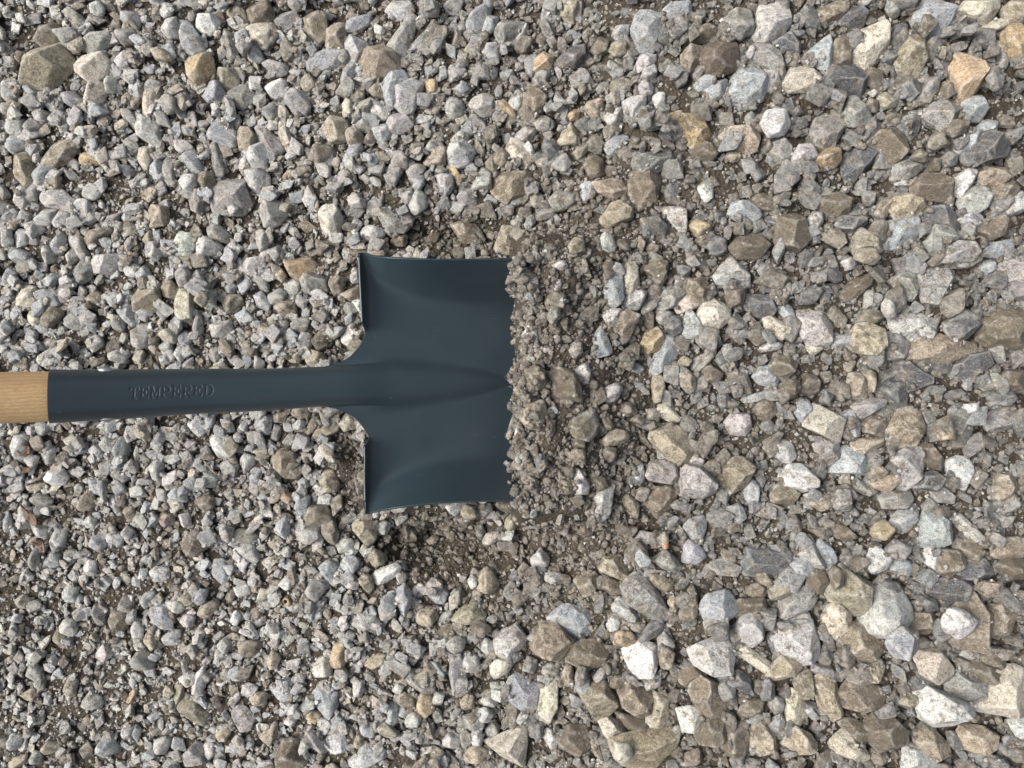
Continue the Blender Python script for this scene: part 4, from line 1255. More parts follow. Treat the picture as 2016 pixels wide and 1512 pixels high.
Nr 55,1100 120,985 200,1020 245,1110 220,1210 170,1230 90,1160
Dr 230,1060 270,1035 330,1110 330,1180 280,1140
Wa -20,1190 40,1160 125,1190 130,1240 80,1310 50,1310 0,1260
Cr 610,1240 615,1090 660,1055 710,1100 720,1240 680,1280
Gr 520,1150 550,1095 605,1120 600,1180 550,1205
Dr 480,1010 510,985 540,1020 540,1110 480,1115
Tr 420,1380 430,1290 480,1260 560,1330 560,1400 470,1450
Nr 245,1400 260,1310 340,1280 390,1370 380,1440 310,1470
Lr 1310,1470 1340,1400 1430,1400 1530,1530 1300,1540
Nr 345,1190 390,1130 480,1130 480,1180 400,1220
Nr 100,1300 150,1220 260,1230 280,1300 200,1390 110,1380
Tr 670,1090 690,960 770,960 780,1080 720,1110
Dr 800,860 850,790 900,860 870,910
Ba 730,1180 760,1150 815,1220 780,1240
Nr 1880,320 1950,290 2030,300 2030,400 1950,400
Tr 1735,450 1790,410 1890,420 1890,490 1800,505
Nr 1780,900 1820,820 1900,850 1925,920 1900,940
Nr 1890,1400 1940,1370 2030,1400 2030,1480 1930,1470
Wr 1930,1260 2030,1230 2030,1350 1980,1330
Nr 1100,1430 1160,1400 1220,1440 1180,1500 1110,1500
Tr 630,1380 690,1290 760,1330 800,1400 720,1440
Nr 30,1430 100,1400 120,1470 60,1512 0,1500
@F 672 1008 .33333
Tr 65,110 90,30 150,25 195,80 185,150 130,180!tan stone by the blade corner;tan stone just below the blade's lower left corner
Ta 150,270 190,220 240,250 250,310 190,325
Wr 180,390 200,350 320,305 350,330 320,370 220,430 190,425!bone-shaped white pebble;long bone-shaped white pebble beside the bare soil below the blade
Lr 315,370 340,345 380,370 375,420 340,425
Bv 0,300 20,260 90,250 95,330 50,390 10,370
Tr 100,400 130,360 170,380 185,440 150,475
Lr 20,430 60,400 105,420 80,460 25,450
Ba 300,500 370,440 410,490 400,560 370,625 330,560
Ta 800,465 850,335 890,380 920,440 900,475
Wr 745,410 775,380 805,400 800,440 770,460
La 1125,290 1180,220 1225,280 1215,325 1130,320
Cr 835,190 860,130 940,110 950,150 890,195
La 945,170 980,120 1025,110 1000,180
La 1200,400 1210,365 1295,365 1290,410 1240,425
Da 1000,390 1030,345 1070,370 1065,420
Ta 1530,350 1560,280 1640,270 1710,370 1690,420 1600,380
Nr 1385,430 1420,390 1500,355 1525,410 1500,470 1430,500
Na 1530,430 1560,390 1660,440 1670,490 1600,500
Bv 1745,280 1750,210 1830,280 1830,310 1770,325
Ga 1670,470 1740,385 1820,420 1900,520 1940,600 1880,640 1790,610 1690,540!big grey wedge block;big grey wedge-shaped block below and right of the blade
La 1600,570 1640,525 1700,540 1750,620 1740,670 1650,620
Bv 1245,625 1300,570 1360,560 1440,590 1475,640 1460,700 1420,760 1360,710!pale blue-grey shield stone;pale blue-grey shield-shaped stone touching a tan five-sided stone
Ta 1140,800 1190,700 1290,690 1370,770 1340,850 1300,895 1160,850!tan five-sided stone;tan five-sided stone touching the pale blue-grey shield-shaped one
Nr 1345,880 1380,800 1500,780 1590,830 1560,900 1440,925
Da 1340,870 1380,760 1440,820 1440,875
La 900,770 940,720 1030,700 1090,760 1030,830 990,880 915,850
Lr 830,810 850,750 900,780 895,840 850,840
Ca 880,940 895,870 1020,880 980,950 920,985
Wr 1715,880 1760,780 1860,800 1880,880 1830,980 1780,990 1720,930!greenish white egg;greenish white egg-shaped stone in the lower middle of the photo
Or 1610,760 1640,715 1720,720 1750,770 1690,800 1620,790
Tr 1880,880 1900,810 1970,840 1960,920 1900,930
Ga 1680,650 1730,660 1800,660 1780,710 1710,705
Bv 1890,750 1910,710 1970,790 1960,815 1900,790
Wr 1570,670 1600,640 1640,660 1640,700 1590,710
Da 1755,760 1800,680 1890,650 1900,690 1830,760
Tr 1420,1100 1470,1050 1560,1020 1640,1110 1640,1150 1580,1210 1500,1230
Tr 1645,1080 1700,1025 1790,1050 1850,1110 1840,1200 1760,1220 1660,1150
Nr 1640,1200 1740,1220 1820,1240 1790,1300 1700,1290
Cr 1520,1240 1570,1210 1640,1260 1685,1320 1640,1355 1560,1330
Tr 1830,1190 1860,1085 1940,1110 1935,1180 1890,1285 1830,1270
Tr 1600,1420 1700,1340 1830,1310 1990,1310 1980,1400 1880,1490 1700,1490 1610,1470!huge tan crusted stone;huge tan crusted stone at the bottom edge, right of the middle
Cr 1620,1460 1630,1390 1700,1390 1710,1470 1660,1490
Bv 960,1010 985,965 1090,1020 1170,1060 1170,1150 1070,1180 990,1120
Cr 1180,1200 1190,1030 1230,995 1280,1010 1280,1150 1230,1250!upright cream finger stone;upright cream finger-shaped stone below the tan five-sided one
Ca 870,1370 950,1330 1060,1295 1080,1390 1060,1500 960,1450!white triangular slab;big white triangular slab at the bottom edge near the middle
Lr 700,910 730,855 800,860 815,920 770,955 710,940
Ga 640,960 650,850 700,840 720,900 700,1040 660,1075
Gr 365,960 430,950 510,1020 550,1060 490,1085 400,1020
Br 490,890 560,890 610,960 600,975 530,930
Lr 525,1110 560,1065 610,1080 590,1140 540,1150
Tr 700,1130 740,1080 780,1100 780,1160 720,1170
Lr 825,1110 880,1085 920,1130 900,1160 840,1145
Or 440,1160 470,1090 520,1110 535,1190 490,1225 450,1190
Ba 260,1250 280,1140 320,1150 325,1230 300,1285
La 330,1200 360,1150 410,1180 390,1225
Lr 370,1250 420,1190 470,1210 450,1280
La 65,1040 90,1000 135,1010 120,1090 75,1095
La 300,1060 330,1005 375,1030 350,1085
Br 105,1280 140,1230 200,1310 180,1340 120,1320
Tr 210,1270 270,1250 335,1310 310,1340 230,1320
Bv 50,1470 130,1390 240,1410 250,1460 160,1512 60,1512
Tr 70,1390 90,1285 130,1330 125,1410
Lr 760,1350 790,1300 835,1330 830,1385 780,1385
Lr 605,1360 630,1310 700,1340 690,1400 620,1395
Tr 720,1440 790,1390 850,1420 840,1480 760,1490
Lr 70,670 100,610 190,610 195,680 130,705
Tr 440,630 470,580 550,580 560,640 520,685 460,660
Gv 560,680 590,610 660,570 660,620 610,670
Tr 650,640 720,570 790,555 820,620 850,650 740,670
Nr 575,700 600,670 680,680 650,735 590,730
Gr 615,790 660,745 720,770 720,810 660,840
Tr 135,910 170,870 250,850 255,900 180,935
Br 540,510 590,470 630,490 610,545 560,545
Gr 1195,930 1240,895 1290,940 1260,980 1200,970
Lr 1485,980 1530,930 1570,920 1565,980 1510,1020
Nr 1590,1040 1620,970 1690,1000 1660,1060
Gr 1780,1010 1830,960 1890,960 1880,1040 1810,1060
Lr 1210,1340 1230,1290 1280,1340 1270,1400 1230,1400
Nr 1290,1400 1340,1290 1430,1290 1470,1400 1400,1460
Tr 1310,950 1330,910 1370,930 1365,1030 1320,1030
Gr 1380,980 1400,930 1450,930 1450,1000 1400,1035
Gr 1075,940 1100,865 1160,880 1140,960
Nr 1395,120 1420,70 1500,90 1480,140 1420,145
Gr 1855,290 1920,225 1980,280 2010,330 1980,360 1900,330
Tr 1830,380 1900,380 1970,430 1940,470 1860,440
Tr 1930,540 1960,490 1990,520 1980,600
Lr 800,1200 850,1160 890,1200 870,1250 820,1235
Gr 860,1290 890,1245 935,1270 930,1320 870,1345
Tr 1480,1390 1510,1370 1550,1470 1500,1440
Nr 320,1110 370,1070 430,1100 420,1150 340,1150
Gr 100,740 150,710 165,770 110,775
@G 0 1008 .33333
Na 1060,190 1100,150 1190,165 1195,230 1140,265 1085,230!brown squarish cobble;brown squarish cobble in the grey gravel, lower left quarter
Lr 1730,110 1780,70 1880,100 1890,150 1830,190 1760,170
Ba 1610,110 1680,25 1700,100 1680,160
La 1370,230 1420,195 1490,200 1530,280 1510,305 1440,270
Bv 1250,360 1265,280 1330,290 1350,380 1320,435 1270,390
Bv 875,600 900,560 970,560 1010,640 1010,695 950,690 890,640!bright bluish white slab;bright bluish white slab in the lower left quarter
Ba 820,530 850,480 910,480 890,540 850,570
Wa 775,680 800,620 840,690 840,745 790,740
Tr 845,770 860,720 905,720 930,790 890,825
Nr 630,650 660,600 730,605 745,650 710,705 650,700
La 945,750 1000,720 1060,760 1050,785 970,785
Tr 1165,590 1190,545 1250,530 1265,570 1230,620 1180,625
Ba 1140,520 1170,460 1215,470 1200,530 1160,550
Wa 1355,640 1385,590 1420,620 1400,665 1370,665
Gr 420,600 470,560 520,580 500,630 450,650
Lr 340,690 370,640 430,650 440,710 400,740
Tr 310,750 330,700 380,740 390,800 350,800
Ga 775,880 820,810 880,850 895,930 800,930
Lv 880,350 920,320 990,335 985,390 910,415
Tr 1065,500 1090,470 1130,490 1130,545 1080,550
Lr 360,470 400,440 450,460 440,530 380,530
Tr 80,530 120,500 165,520 150,570 100,570
Gr 160,310 180,240 220,200 215,310 190,350
Br 255,290 300,240 345,260 350,310 290,330
Wr 490,340 520,280 560,310 560,370 510,380
Ba 510,200 560,140 600,150 620,200 570,235
Lr 620,150 660,110 720,140 700,185 630,180
La 285,190 320,110 380,150 370,200 310,240
Tr 930,50 970,10 1010,20 1005,75 960,90
Cr 1370,130 1410,100 1480,130 1460,185 1400,185
Lr 1260,190 1310,140 1365,110 1360,150 1290,200
Gv 1365,1200 1400,1155 1460,1150 1505,1220 1480,1290 1420,1300!big round grey stone;big round grey stone near the bottom edge, left of the middle
Nr 1045,1170 1110,1100 1170,1120 1210,1190 1190,1260 1100,1220
La 900,1400 920,1360 970,1340 980,1390 960,1435 910,1430
Wr 1190,1420 1215,1375 1260,1385 1270,1430 1230,1470
Tr 1275,1320 1310,1280 1355,1310 1330,1360 1290,1360
Gr 1080,1440 1130,1390 1200,1420 1210,1490 1100,1512
Nr 1620,1490 1660,1380 1720,1370 1750,1450 1800,1490 1780,1512 1630,1530
Bv 1815,1050 1870,1040 1980,1090 1985,1160 1940,1240 1860,1140
Bv 1605,1040 1650,1020 1735,1050 1720,1110 1650,1120
Tr 1470,1110 1500,1070 1560,1080 1560,1140 1500,1150
La 1850,980 1900,860 1955,940 1940,975
Oa 1945,860 1970,800 2030,790 2030,920 1960,920
Lr 1640,430 1690,380 1745,390 1740,440 1690,465
Gr 1795,480 1830,420 1900,410 1905,480 1860,535
Ba 1875,330 1930,290 1980,320 1975,440 1920,400
Ba 1805,610 1840,550 1865,560 1840,650
Tr 235,1410 270,1360 320,1370 310,1420 260,1440
Br 25,1370 60,1315 115,1340 110,1400 50,1400
La 100,1390 150,1340 165,1390 130,1420
Tr 45,1512 80,1460 160,1430 150,1480 90,1512
Gr 170,1450 200,1410 240,1420 230,1490 190,1490
Br 560,1410 590,1345 640,1360 660,1420 590,1450
Lr 710,1310 730,1270 790,1270 770,1340 730,1345
Ba 770,1320 800,1260 830,1290 810,1360
Tr 365,1060 400,985 450,1010 440,1080 400,1100
Gr 470,1150 520,1090 590,1100 600,1150 530,1170
Or 730,1150 760,1080 800,1030 810,1060 780,1130
Tr 1030,1150 1035,1020 1090,1000 1080,1080
Ga 1055,870 1090,870 1120,980 1090,990
La 1125,1080 1150,980 1190,940 1180,1080
Cr 1235,1010 1260,1010 1295,1080 1270,1090
Ba 1340,950 1390,920 1450,940 1440,1000 1370,1000
Tr 1575,880 1600,830 1645,860 1635,920 1590,935
Tr 1405,810 1440,770 1500,780 1480,850 1430,860
La 1280,790 1320,745 1360,780 1330,845
Gr 145,960 170,910 230,920 240,980 190,1000
Tr 120,1090 190,1050 220,1090 180,1125
Ba 1470,775 1535,705 1530,750 1500,780
Or 1800,1220 1840,1190 1890,1220 1860,1260
Tr 1530,1330 1580,1290 1620,1250 1630,1320 1590,1390
Lr 1675,1250 1710,1210 1750,1230 1730,1270
Ga 1800,1300 1850,1310 1920,1420 1880,1430
Wv 1900,1350 1960,1310 2030,1330 2030,1420 1960,1430
Gr 530,600 560,540 610,600 610,660 560,660
Gr 680,590 720,500 770,560 760,600
Lr 985,550 1030,530 1080,560 1060,600 1010,590
Gr 1090,800 1140,770 1170,850 1140,880
Lr 1060,650 1100,610 1140,630 1130,680 1080,680
Gr 1770,1430 1800,1380 1830,1440 1790,1480
@H 0 400 .35714
Cr 80,520 110,470 180,460 215,520 180,580 100,575!knobbly cream stone;knobbly cream stone near the left edge, above the wooden handle
Cr 145,620 165,580 220,590 235,640 180,670 150,650
Nr 225,620 260,570 320,575 330,620 270,690 235,680
Tr 720,520 780,480 860,470 870,540 780,610 730,590
Ba 645,600 690,535 730,570 760,670 720,680 670,640
Ga 600,650 640,620 690,660 670,710 620,690
Lr 715,710 760,670 820,720 800,780 740,795 715,750
Cr 870,720 930,685 975,730 950,770 900,760
Br 975,730 1010,705 1055,750 1040,790 990,780
Cr 965,520 990,470 1050,480 1060,560 1060,640 1020,655 970,610!upright long cream stone;upright long cream stone above the TEMPERED stamp
La 1150,670 1270,645 1275,690 1230,735 1170,730
Tr 1225,550 1250,510 1310,510 1305,590 1240,600
Tr 1505,570 1560,535 1620,550 1620,600 1560,630
Oa 1555,310 1690,310 1700,350 1640,425 1600,400!triangular ochre stone;triangular ochre stone touching a bigger grey one, left of the blade
Gr 1655,420 1690,375 1790,420 1795,460 1740,515 1670,480
Lr 1560,440 1610,415 1660,440 1640,495 1590,490
Lr 1310,360 1380,300 1470,290 1460,350 1380,390
Bv 1395,510 1440,490 1490,560 1480,595 1420,570
Gr 1475,510 1540,475 1575,500 1560,550 1490,545
Lv 1470,640 1510,615 1590,660 1580,710 1500,690
Gr 1600,660 1640,635 1700,650 1690,700 1610,705
La 1625,770 1660,710 1710,720 1690,800 1650,800
Na 1715,760 1750,710 1800,730 1800,780 1740,800
Wv 1885,730 1930,680 1975,715 1970,760 1930,785 1890,760!round white-veined pebble;round white-veined pebble in the notch above the socket shoulder
Ta 1680,860 1720,810 1780,830 1785,880 1740,905 1690,890
La 505,330 530,285 610,280 630,350 580,385 520,380
Gr 395,370 440,320 500,340 490,420 420,445
Ca 370,180 440,175 460,300 430,300 410,240
Gr 345,640 390,610 480,610 470,660 420,700 360,680
Tr 465,530 500,490 560,510 560,560 500,575
Tr 880,460 930,415 980,470 950,525 900,510
Gr 960,390 1000,350 1045,380 1040,440 980,455
Wr 685,360 730,330 770,350 740,405 690,395
Ba 735,390 790,340 825,390 770,430
Lr 220,270 250,230 290,270 280,320 250,340
Br 45,290 100,250 160,280 150,330 70,320
Br 10,420 30,360 80,390 70,430 20,455
Br 230,420 280,385 320,410 280,465 240,450
La 1075,230 1110,185 1180,220 1170,280 1090,290
Ga 1135,150 1180,105 1255,170 1240,210 1160,200
Ga 1470,260 1530,235 1560,290 1520,330
Gr 1390,400 1420,380 1475,430 1480,490 1430,470
Br 1240,460 1270,435 1300,455 1280,500 1245,490
La 1115,430 1150,390 1190,420 1150,470
Lr 815,290 850,245 880,270 860,320
Tr 1515,390 1550,365 1580,400 1550,430
Lr 1930,390 1975,365 1985,430 1940,440
Ta 1870,500 1970,460 1975,520 1930,540
Wa 1940,545 1990,535 2005,610 1970,600
Lr 870,790 940,750 950,820 900,835
Wa 940,830 980,790 1015,830 990,880
Tr 815,790 850,760 880,800 860,840
Lr 590,830 640,810 690,850 660,880 600,865
Lr 225,770 260,750 320,760 310,800 240,805
Lr 20,600 50,580 80,690 50,705
Lr 200,850 250,810 280,830 250,880 210,895
La 980,910 1020,870 1060,850 1050,900 1000,915
Lr 70,180 100,140 150,160 150,220 90,240
Lr 0,150 50,140 60,210 20,240 0,230
Tr 1200,760 1230,745 1280,820 1250,830
Gr 1060,690 1080,610 1110,630 1100,720 1070,740
Tr 1065,530 1100,490 1130,520 1110,570
Gr 1130,540 1150,480 1190,490 1180,560
Br 850,230 840,150 880,150 890,210
Tr 780,200 820,145 850,200 820,235
Br 270,230 320,160 360,200 330,260 290,270
Lr 130,160 170,115 200,160 170,200
Lr 360,280 400,240 420,300 380,350
Wr 15,640 -20,700 30,730 50,690
@I 0 800 .35714
Lr 50,220 70,160 130,170 140,240 100,300 60,270
Lv 220,260 250,215 300,240 290,310 250,320
Wr 240,400 270,350 330,355 360,385 340,430 270,430!white mottled pebble;white mottled pebble beside dead leaves, just below the wooden handle
Lr 130,300 160,265 210,280 190,335 150,325
Lr 545,210 580,165 620,190 620,245 570,250
Ba 620,240 660,170 680,200 675,280 640,290
Lr 680,170 700,110 740,130 730,190 695,205
Wv 1155,190 1190,150 1240,180 1275,240 1250,270 1190,265!bright white angular stone;bright white angular stone below the socket, right of the stamp
Wa 1030,100 1080,75 1120,130 1100,165 1050,130
Tr 1715,180 1740,130 1830,80 1870,100 1860,140 1760,190!long tan stone at the shoulder;long tan stone just below the lower socket shoulder
Ca 1865,90 1910,40 1960,70 1950,110 1900,135
Tr 1680,140 1720,60 1755,60 1740,130 1695,170
Lr 1610,110 1640,75 1680,90 1670,135 1620,135
Tr 1505,50 1550,20 1580,50 1560,85 1510,85
Tr 1600,40 1620,5 1690,10 1690,50 1650,75
Cr 1750,230 1775,205 1830,250 1840,300 1800,290
Tr 1505,290 1530,255 1600,260 1610,370 1560,390 1510,350
Lr 1320,290 1350,260 1405,280 1390,320 1340,370
Tr 1755,420 1780,360 1830,360 1855,420 1840,465 1780,470
La 1745,540 1760,490 1830,490 1835,545
Ba 1620,560 1640,500 1700,510 1700,570 1650,600
Nr 1670,620 1710,550 1780,550 1810,610 1780,650 1700,655
Or 1520,470 1560,460 1620,500 1600,540 1540,510
Bv 1410,490 1440,470 1510,520 1500,540 1430,520
Bv 1370,380 1400,330 1440,350 1430,420 1380,430
La 820,320 860,300 895,320 880,420 840,390
Br 920,490 960,450 1020,490 1020,525 940,520
Nr 1070,530 1110,490 1170,510 1170,560 1110,570
Tr 425,560 450,490 500,465 510,500 480,570 440,580
Ba 530,430 560,410 585,470 570,520 545,490
Ba 605,540 640,510 670,560 640,600
Tr 670,570 730,550 740,600 710,645
Tr 870,620 900,590 945,620 920,665 880,660
Lr 460,640 490,610 530,630 510,670 470,670
La 155,640 190,660 260,680 240,725 200,720
Lr 90,580 120,535 150,560 150,600 120,615
Bv 5,600 40,575 60,620 50,690 15,690
Tr 1275,710 1310,675 1390,710 1370,755 1300,750
Cr 1030,390 1060,345 1090,360 1080,410
Gr 160,520 200,490 290,520 260,550 190,545
Tr 130,440 220,430 230,455 160,470
Tr 1945,660 1960,610 2030,600 2030,740 1970,710
Lr 1850,770 1890,730 1950,740 1930,790 1870,805
Nr 1765,680 1830,630 1860,700 1840,765 1790,730
Bv 1870,840 1900,815 1970,815 1975,880 1930,940 1880,900
La 680,330 720,290 735,320 680,360
La 345,200 390,165 430,180 400,235
Lr 840,180 870,140 905,160 890,205 845,200
Ba 1130,50 1180,45 1175,110 1140,125
Bv 1395,110 1440,40 1490,60 1480,150 1430,150
Wa 1310,120 1340,80 1360,100 1350,140
Ga 1490,180 1510,100 1550,120 1530,190
Tr 1390,240 1460,230 1475,260 1420,280
La 735,260 750,210 770,250 750,320
Gr 1440,440 1500,390 1530,420 1490,460
Ba 770,600 790,530 830,540 820,580
Lr 1280,170 1300,150 1330,170 1300,195
@J 980 700 .20833
Tr 220,600 290,480 420,450 470,600 400,700 280,680!tan block at the blade tip;tan block on soil just right of the buried blade edge, below its middle
Nr 530,200 600,120 720,150 780,280 770,400 640,380 560,290
La 720,190 770,110 830,80 880,150 860,260 760,220
Nr 270,150 350,80 440,150 450,260 370,315 310,270
La 970,400 1010,310 1120,260 1180,310 1120,410 1030,440
Tr 1460,300 1480,190 1560,190 1585,330 1560,430 1480,450
Cr 1630,220 1700,160 1840,150 1870,260 1860,340 1750,320 1660,260
Cr 1500,510 1540,460 1620,470 1740,590 1700,630 1580,590 1510,550
Tr 1510,850 1520,720 1600,690 1740,760 1860,890 1810,980 1720,1030 1600,960!big tan half-buried stone;big tan half-buried stone right of the mound at the blade tip
Nr 670,680 720,590 850,590 890,680 850,790 740,770
Nr 670,980 700,890 820,890 830,1000 770,1040
Nr 700,850 740,780 830,800 825,885 740,880
Tr 990,800 1060,720 1200,710 1240,770 1180,830 1020,870
Wa 710,1200 740,1060 800,1110 860,1230 840,1310 740,1310
Nr 580,1230 600,1140 690,1180 720,1300 620,1310
Gr 1400,1150 1450,1020 1560,980 1700,1040 1740,1150 1650,1215 1480,1190
Wa 1270,1170 1310,1020 1370,1010 1390,1110 1340,1225
Nr 1310,720 1340,670 1400,740 1470,850 1440,880 1360,800
Nr 870,1180 920,1140 1000,1160 1040,1240 960,1275
Nr 990,890 1050,870 1120,890 1120,970 1060,1010 1000,970
Lr 890,1470 930,1310 1050,1260 1090,1330 1080,1440 1000,1530 920,1530
Nr 1410,1330 1500,1270 1620,1240 1680,1330 1640,1440 1510,1530 1430,1420
Gr 1640,1420 1690,1370 1750,1410 1720,1460
Ba 1265,110 1300,70 1390,120 1380,150 1290,140
Nr 240,930 280,900 400,1130 390,1160 300,1080
Nr 250,1210 290,1130 380,1180 370,1250
La 170,740 190,660 250,640 250,720 210,770
Nr 90,1210 130,1130 240,1180 250,1250 160,1250
Nr 1250,610 1330,560 1390,620 1360,660
Nr 1130,520 1170,450 1270,450 1320,540 1220,580
Nr 960,570 990,540 1080,640 1080,700 1020,690
Nr 1420,660 1480,620 1510,680 1440,705
Tr 1160,1340 1220,1310 1340,1400 1330,1530 1220,1450
Ga 70,770 130,620 200,480 240,450 200,600 120,790
Na 160,330 240,250 340,340 330,440 260,440
@K 1000 450 .19841
Bv 940,430 1110,430 1130,740 1060,770 990,740 960,560!upright blue-white block;upright blue-white block on the soil mound, upper right of the blade tip
Cr 1145,400 1200,320 1290,380 1305,540 1230,630 1160,600
Lr 1110,740 1200,650 1310,575 1375,640 1310,780 1180,800
Nr 1035,1010 1100,850 1180,805 1310,860 1250,1000 1140,1100
Bv 790,1270 830,1120 920,995 990,1090 1030,1250 880,1290!blue-grey triangle;blue-grey triangular stone on the soil right of the blade tip
Oa 1335,1150 1390,1050 1500,985 1560,1110 1500,1200 1410,1220
Ba 1560,1060 1640,1080 1690,1170 1590,1370 1490,1450 1420,1400 1530,1280
Gr 1490,710 1540,610 1700,570 1765,640 1680,760 1570,800
Gr 1320,780 1400,680 1470,650 1500,740 1420,830 1330,870
Cr 1660,760 1790,645 1940,720 1860,790 1700,845
Tr 590,220 690,95 760,140 760,250 650,290
La 920,60 990,35 1090,170 970,240 925,180
La 935,860 1030,795 1140,800 1080,930 1010,980
Nr 1360,190 1420,140 1510,170 1480,220 1400,230
Na 1280,170 1320,80 1370,130 1340,230
La 650,1450 720,1370 790,1360 820,1500 700,1512
La 460,370 550,310 595,370 540,410
Ba 190,250 280,215 340,290 260,345 200,310
Lr 330,240 400,170 450,180 380,310
Gr 390,870 430,765 500,780 520,880 440,945
Wr 175,1050 220,955 290,960 300,1110 220,1090!small white pebble;small white pebble with dark specks just right of the blade tip
Nr 320,1050 380,1040 475,1150 440,1170
Nr 410,1020 440,960 530,1000 500,1060
Ga 800,530 860,570 895,620 870,690 830,640
Nr 760,590 830,700 800,700 750,640
Nr 1330,400 1480,300 1590,330 1570,470 1480,490
Gv 595,1200 650,1130 730,1130 740,1230 660,1290
Ga 40,370 110,360 270,510 220,600 130,560 60,460
Da 1690,390 1740,360 1840,380 1800,460 1740,500
Lr 450,620 490,510 530,510 510,640 470,665
Nr 1350,870 1400,820 1450,850 1440,1000 1370,980
Dv 1560,980 1620,860 1720,880 1740,1000 1640,1060
La 1470,890 1520,830 1610,840 1580,960 1510,940
Tr 1700,1290 1760,1260 1830,1310 1790,1380 1710,1360
Dr 1770,190 1870,150 1910,230 1830,260 1780,240
@L 700 900 .19841
Tr 750,620 800,580 880,600 945,700 920,745 820,690
Wr 885,480 930,455 1020,460 1030,530 960,570 910,530
Gv 1170,520 1230,450 1340,450 1370,540 1290,590 1190,570
Tr 1040,560 1100,490 1180,530 1200,600 1100,610
La 1290,640 1320,615 1375,660 1350,685
La 1380,620 1400,570 1465,650 1430,690
Tr 1480,700 1490,600 1550,560 1610,610 1590,690 1530,730
Nr 1385,470 1450,440 1640,450 1620,520 1520,560 1430,520
Nr 420,710 450,650 520,640 530,780 490,770
Dr 1195,740 1240,690 1300,740 1260,820 1210,800
Nr 700,830 760,780 830,800 800,860 730,870
@M 640 420 .24802
Tr 1000,90 1080,55 1170,70 1230,170 1200,220 1080,210
Lr 280,160 340,90 430,110 470,170 400,220 310,210
La 200,130 240,120 275,200 240,200
Tr 350,310 380,290 480,300 475,335 400,330
Wa 210,740 240,695 290,690 295,810 250,790
Ba 200,480 240,455 275,490 275,560 220,540
Ta 105,650 180,590 260,600 260,670 190,690
Na 20,550 80,490 140,510 120,610 50,620
Nr 520,220 560,160 640,180 630,260 570,260
"""

COLOUR_WORD = {'W': 'whitish', 'L': 'light grey', 'B': 'bluish grey', 'G': 'mid grey', 'D': 'dark grey', 'T': 'tan', 'O': 'ochre', 'N': 'brown', 'C': 'cream'}

def convex(pts):
    pts = sorted(map(tuple, pts))
    def half(p):
        h = []
        for q in p:
            while len(h) > 1 and (h[-1][0] - h[-2][0]) * (q[1] - h[-2][1]) - (h[-1][1] - h[-2][1]) * (q[0] - h[-2][0]) <= 0: h.pop()
            h.append(q)
        return h[:-1]
    return np.array(half(pts) + half(pts[::-1]))

def poly_area_centroid(p):
    x, y = p[:, 0], p[:, 1]; x2, y2 = np.roll(x, -1), np.roll(y, -1)
    cr = x * y2 - x2 * y; A = cr.sum() / 2
    return abs(A), np.array([((x + x2) * cr).sum(), ((y + y2) * cr).sum()]) / (6 * A)

records = []
ox = oy = 0; sc = 1
for line in STONES.strip().splitlines():
    if line[0] == '@':
        _, a, b, c = line.split(); ox, oy, sc = float(a), float(b), float(c); continue
    head = line.split('!'); parts = head[0].split()
    pts = np.array([[float(q) for q in p.split(',')] for p in parts[1:]]) * sc + np.array([ox, oy])
    hp = convex(pts)
    if len(hp) < 3: continue
    A, cen = poly_area_centroid(hp)
    lm = head[1].split(';') if len(head) > 1 else None
    records.append(dict(c=parts[0][0], k=parts[0][1], hull=hp, A=A, cen=cen, lm=lm, cut=False))
# drop a stone traced twice from overlapping close-ups
kept = []
for r in records:
    dup = False
    for q in kept:
        if np.hypot(*(r['cen'] - q['cen'])) < 0.30 * math.sqrt(min(r['A'], q['A'])) and 0.4 < r['A'] / q['A'] < 2.5:
            dup = True; break
    if not dup: kept.append(r)
records = kept
def visible_area(r):
    lo = r['hull'].min(0); hi = r['hull'].max(0)
    w = max(0, min(hi[0], 2016) - max(lo[0], 0)) * max(0, min(hi[1], 1512) - max(lo[1], 0))
    return r['A'] * w / max(1e-6, (hi[0] - lo[0]) * (hi[1] - lo[1]))
for r in records: r['vis'] = visible_area(r)
order = sorted(range(len(records)), key=lambda i: -(records[i]['vis'] + (1e5 if records[i]['lm'] else 0)))
for rank, i in enumerate(order): records[i]['own'] = rank < 300

# where the read-off stones will lie, in photo pixels (half resolution), so that loose filler stays between them
TR = np.zeros((1512 // 2 + 400, 2016 // 2 + 400), dtype=bool)
for r in records:
    hp = r['hull'] / 2 + 200
    lo = np.floor(hp.min(0)).astype(int); hi = np.ceil(hp.max(0)).astype(int) + 1
    lo = np.clip(lo, 0, [TR.shape[1] - 2, TR.shape[0] - 2]); hi = np.clip(hi, lo + 1, [TR.shape[1], TR.shape[0]])
    qx, qy = np.meshgrid(np.arange(lo[0], hi[0]) + .5, np.arange(lo[1], hi[1]) + .5)
    ins = np.ones(qx.shape, bool)
    for a in range(len(hp)):
        p, q = hp[a], hp[(a + 1) % len(hp)]
        ins &= (q[0] - p[0]) * (qy - p[1]) - (q[1] - p[1]) * (qx - p[0]) > 0
    TR[lo[1]:hi[1], lo[0]:hi[0]] |= ins

def on_traced(x, y, z, rad):
    d = CAM_H - z
    px = (1008 + x / (K * d)) / 2 + 200; py = (756 - y / (K * d)) / 2 + 200
    r = rad / (K * d) / 2
    n = 0
    for ddx, ddy in ((0, 0), (r, 0), (-r, 0), (0, r), (0, -r)):
        a, b = int(py + ddy), int(px + ddx)
        if 0 <= a < TR.shape[0] and 0 <= b < TR.shape[1] and TR[a, b]: n += 1
    return n

srng = np.random.default_rng(21)
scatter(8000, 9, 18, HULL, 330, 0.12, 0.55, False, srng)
scatter(15000, 18, 38, ROCK1, 330, 0.06, 0.40, True, srng, avoid=3)

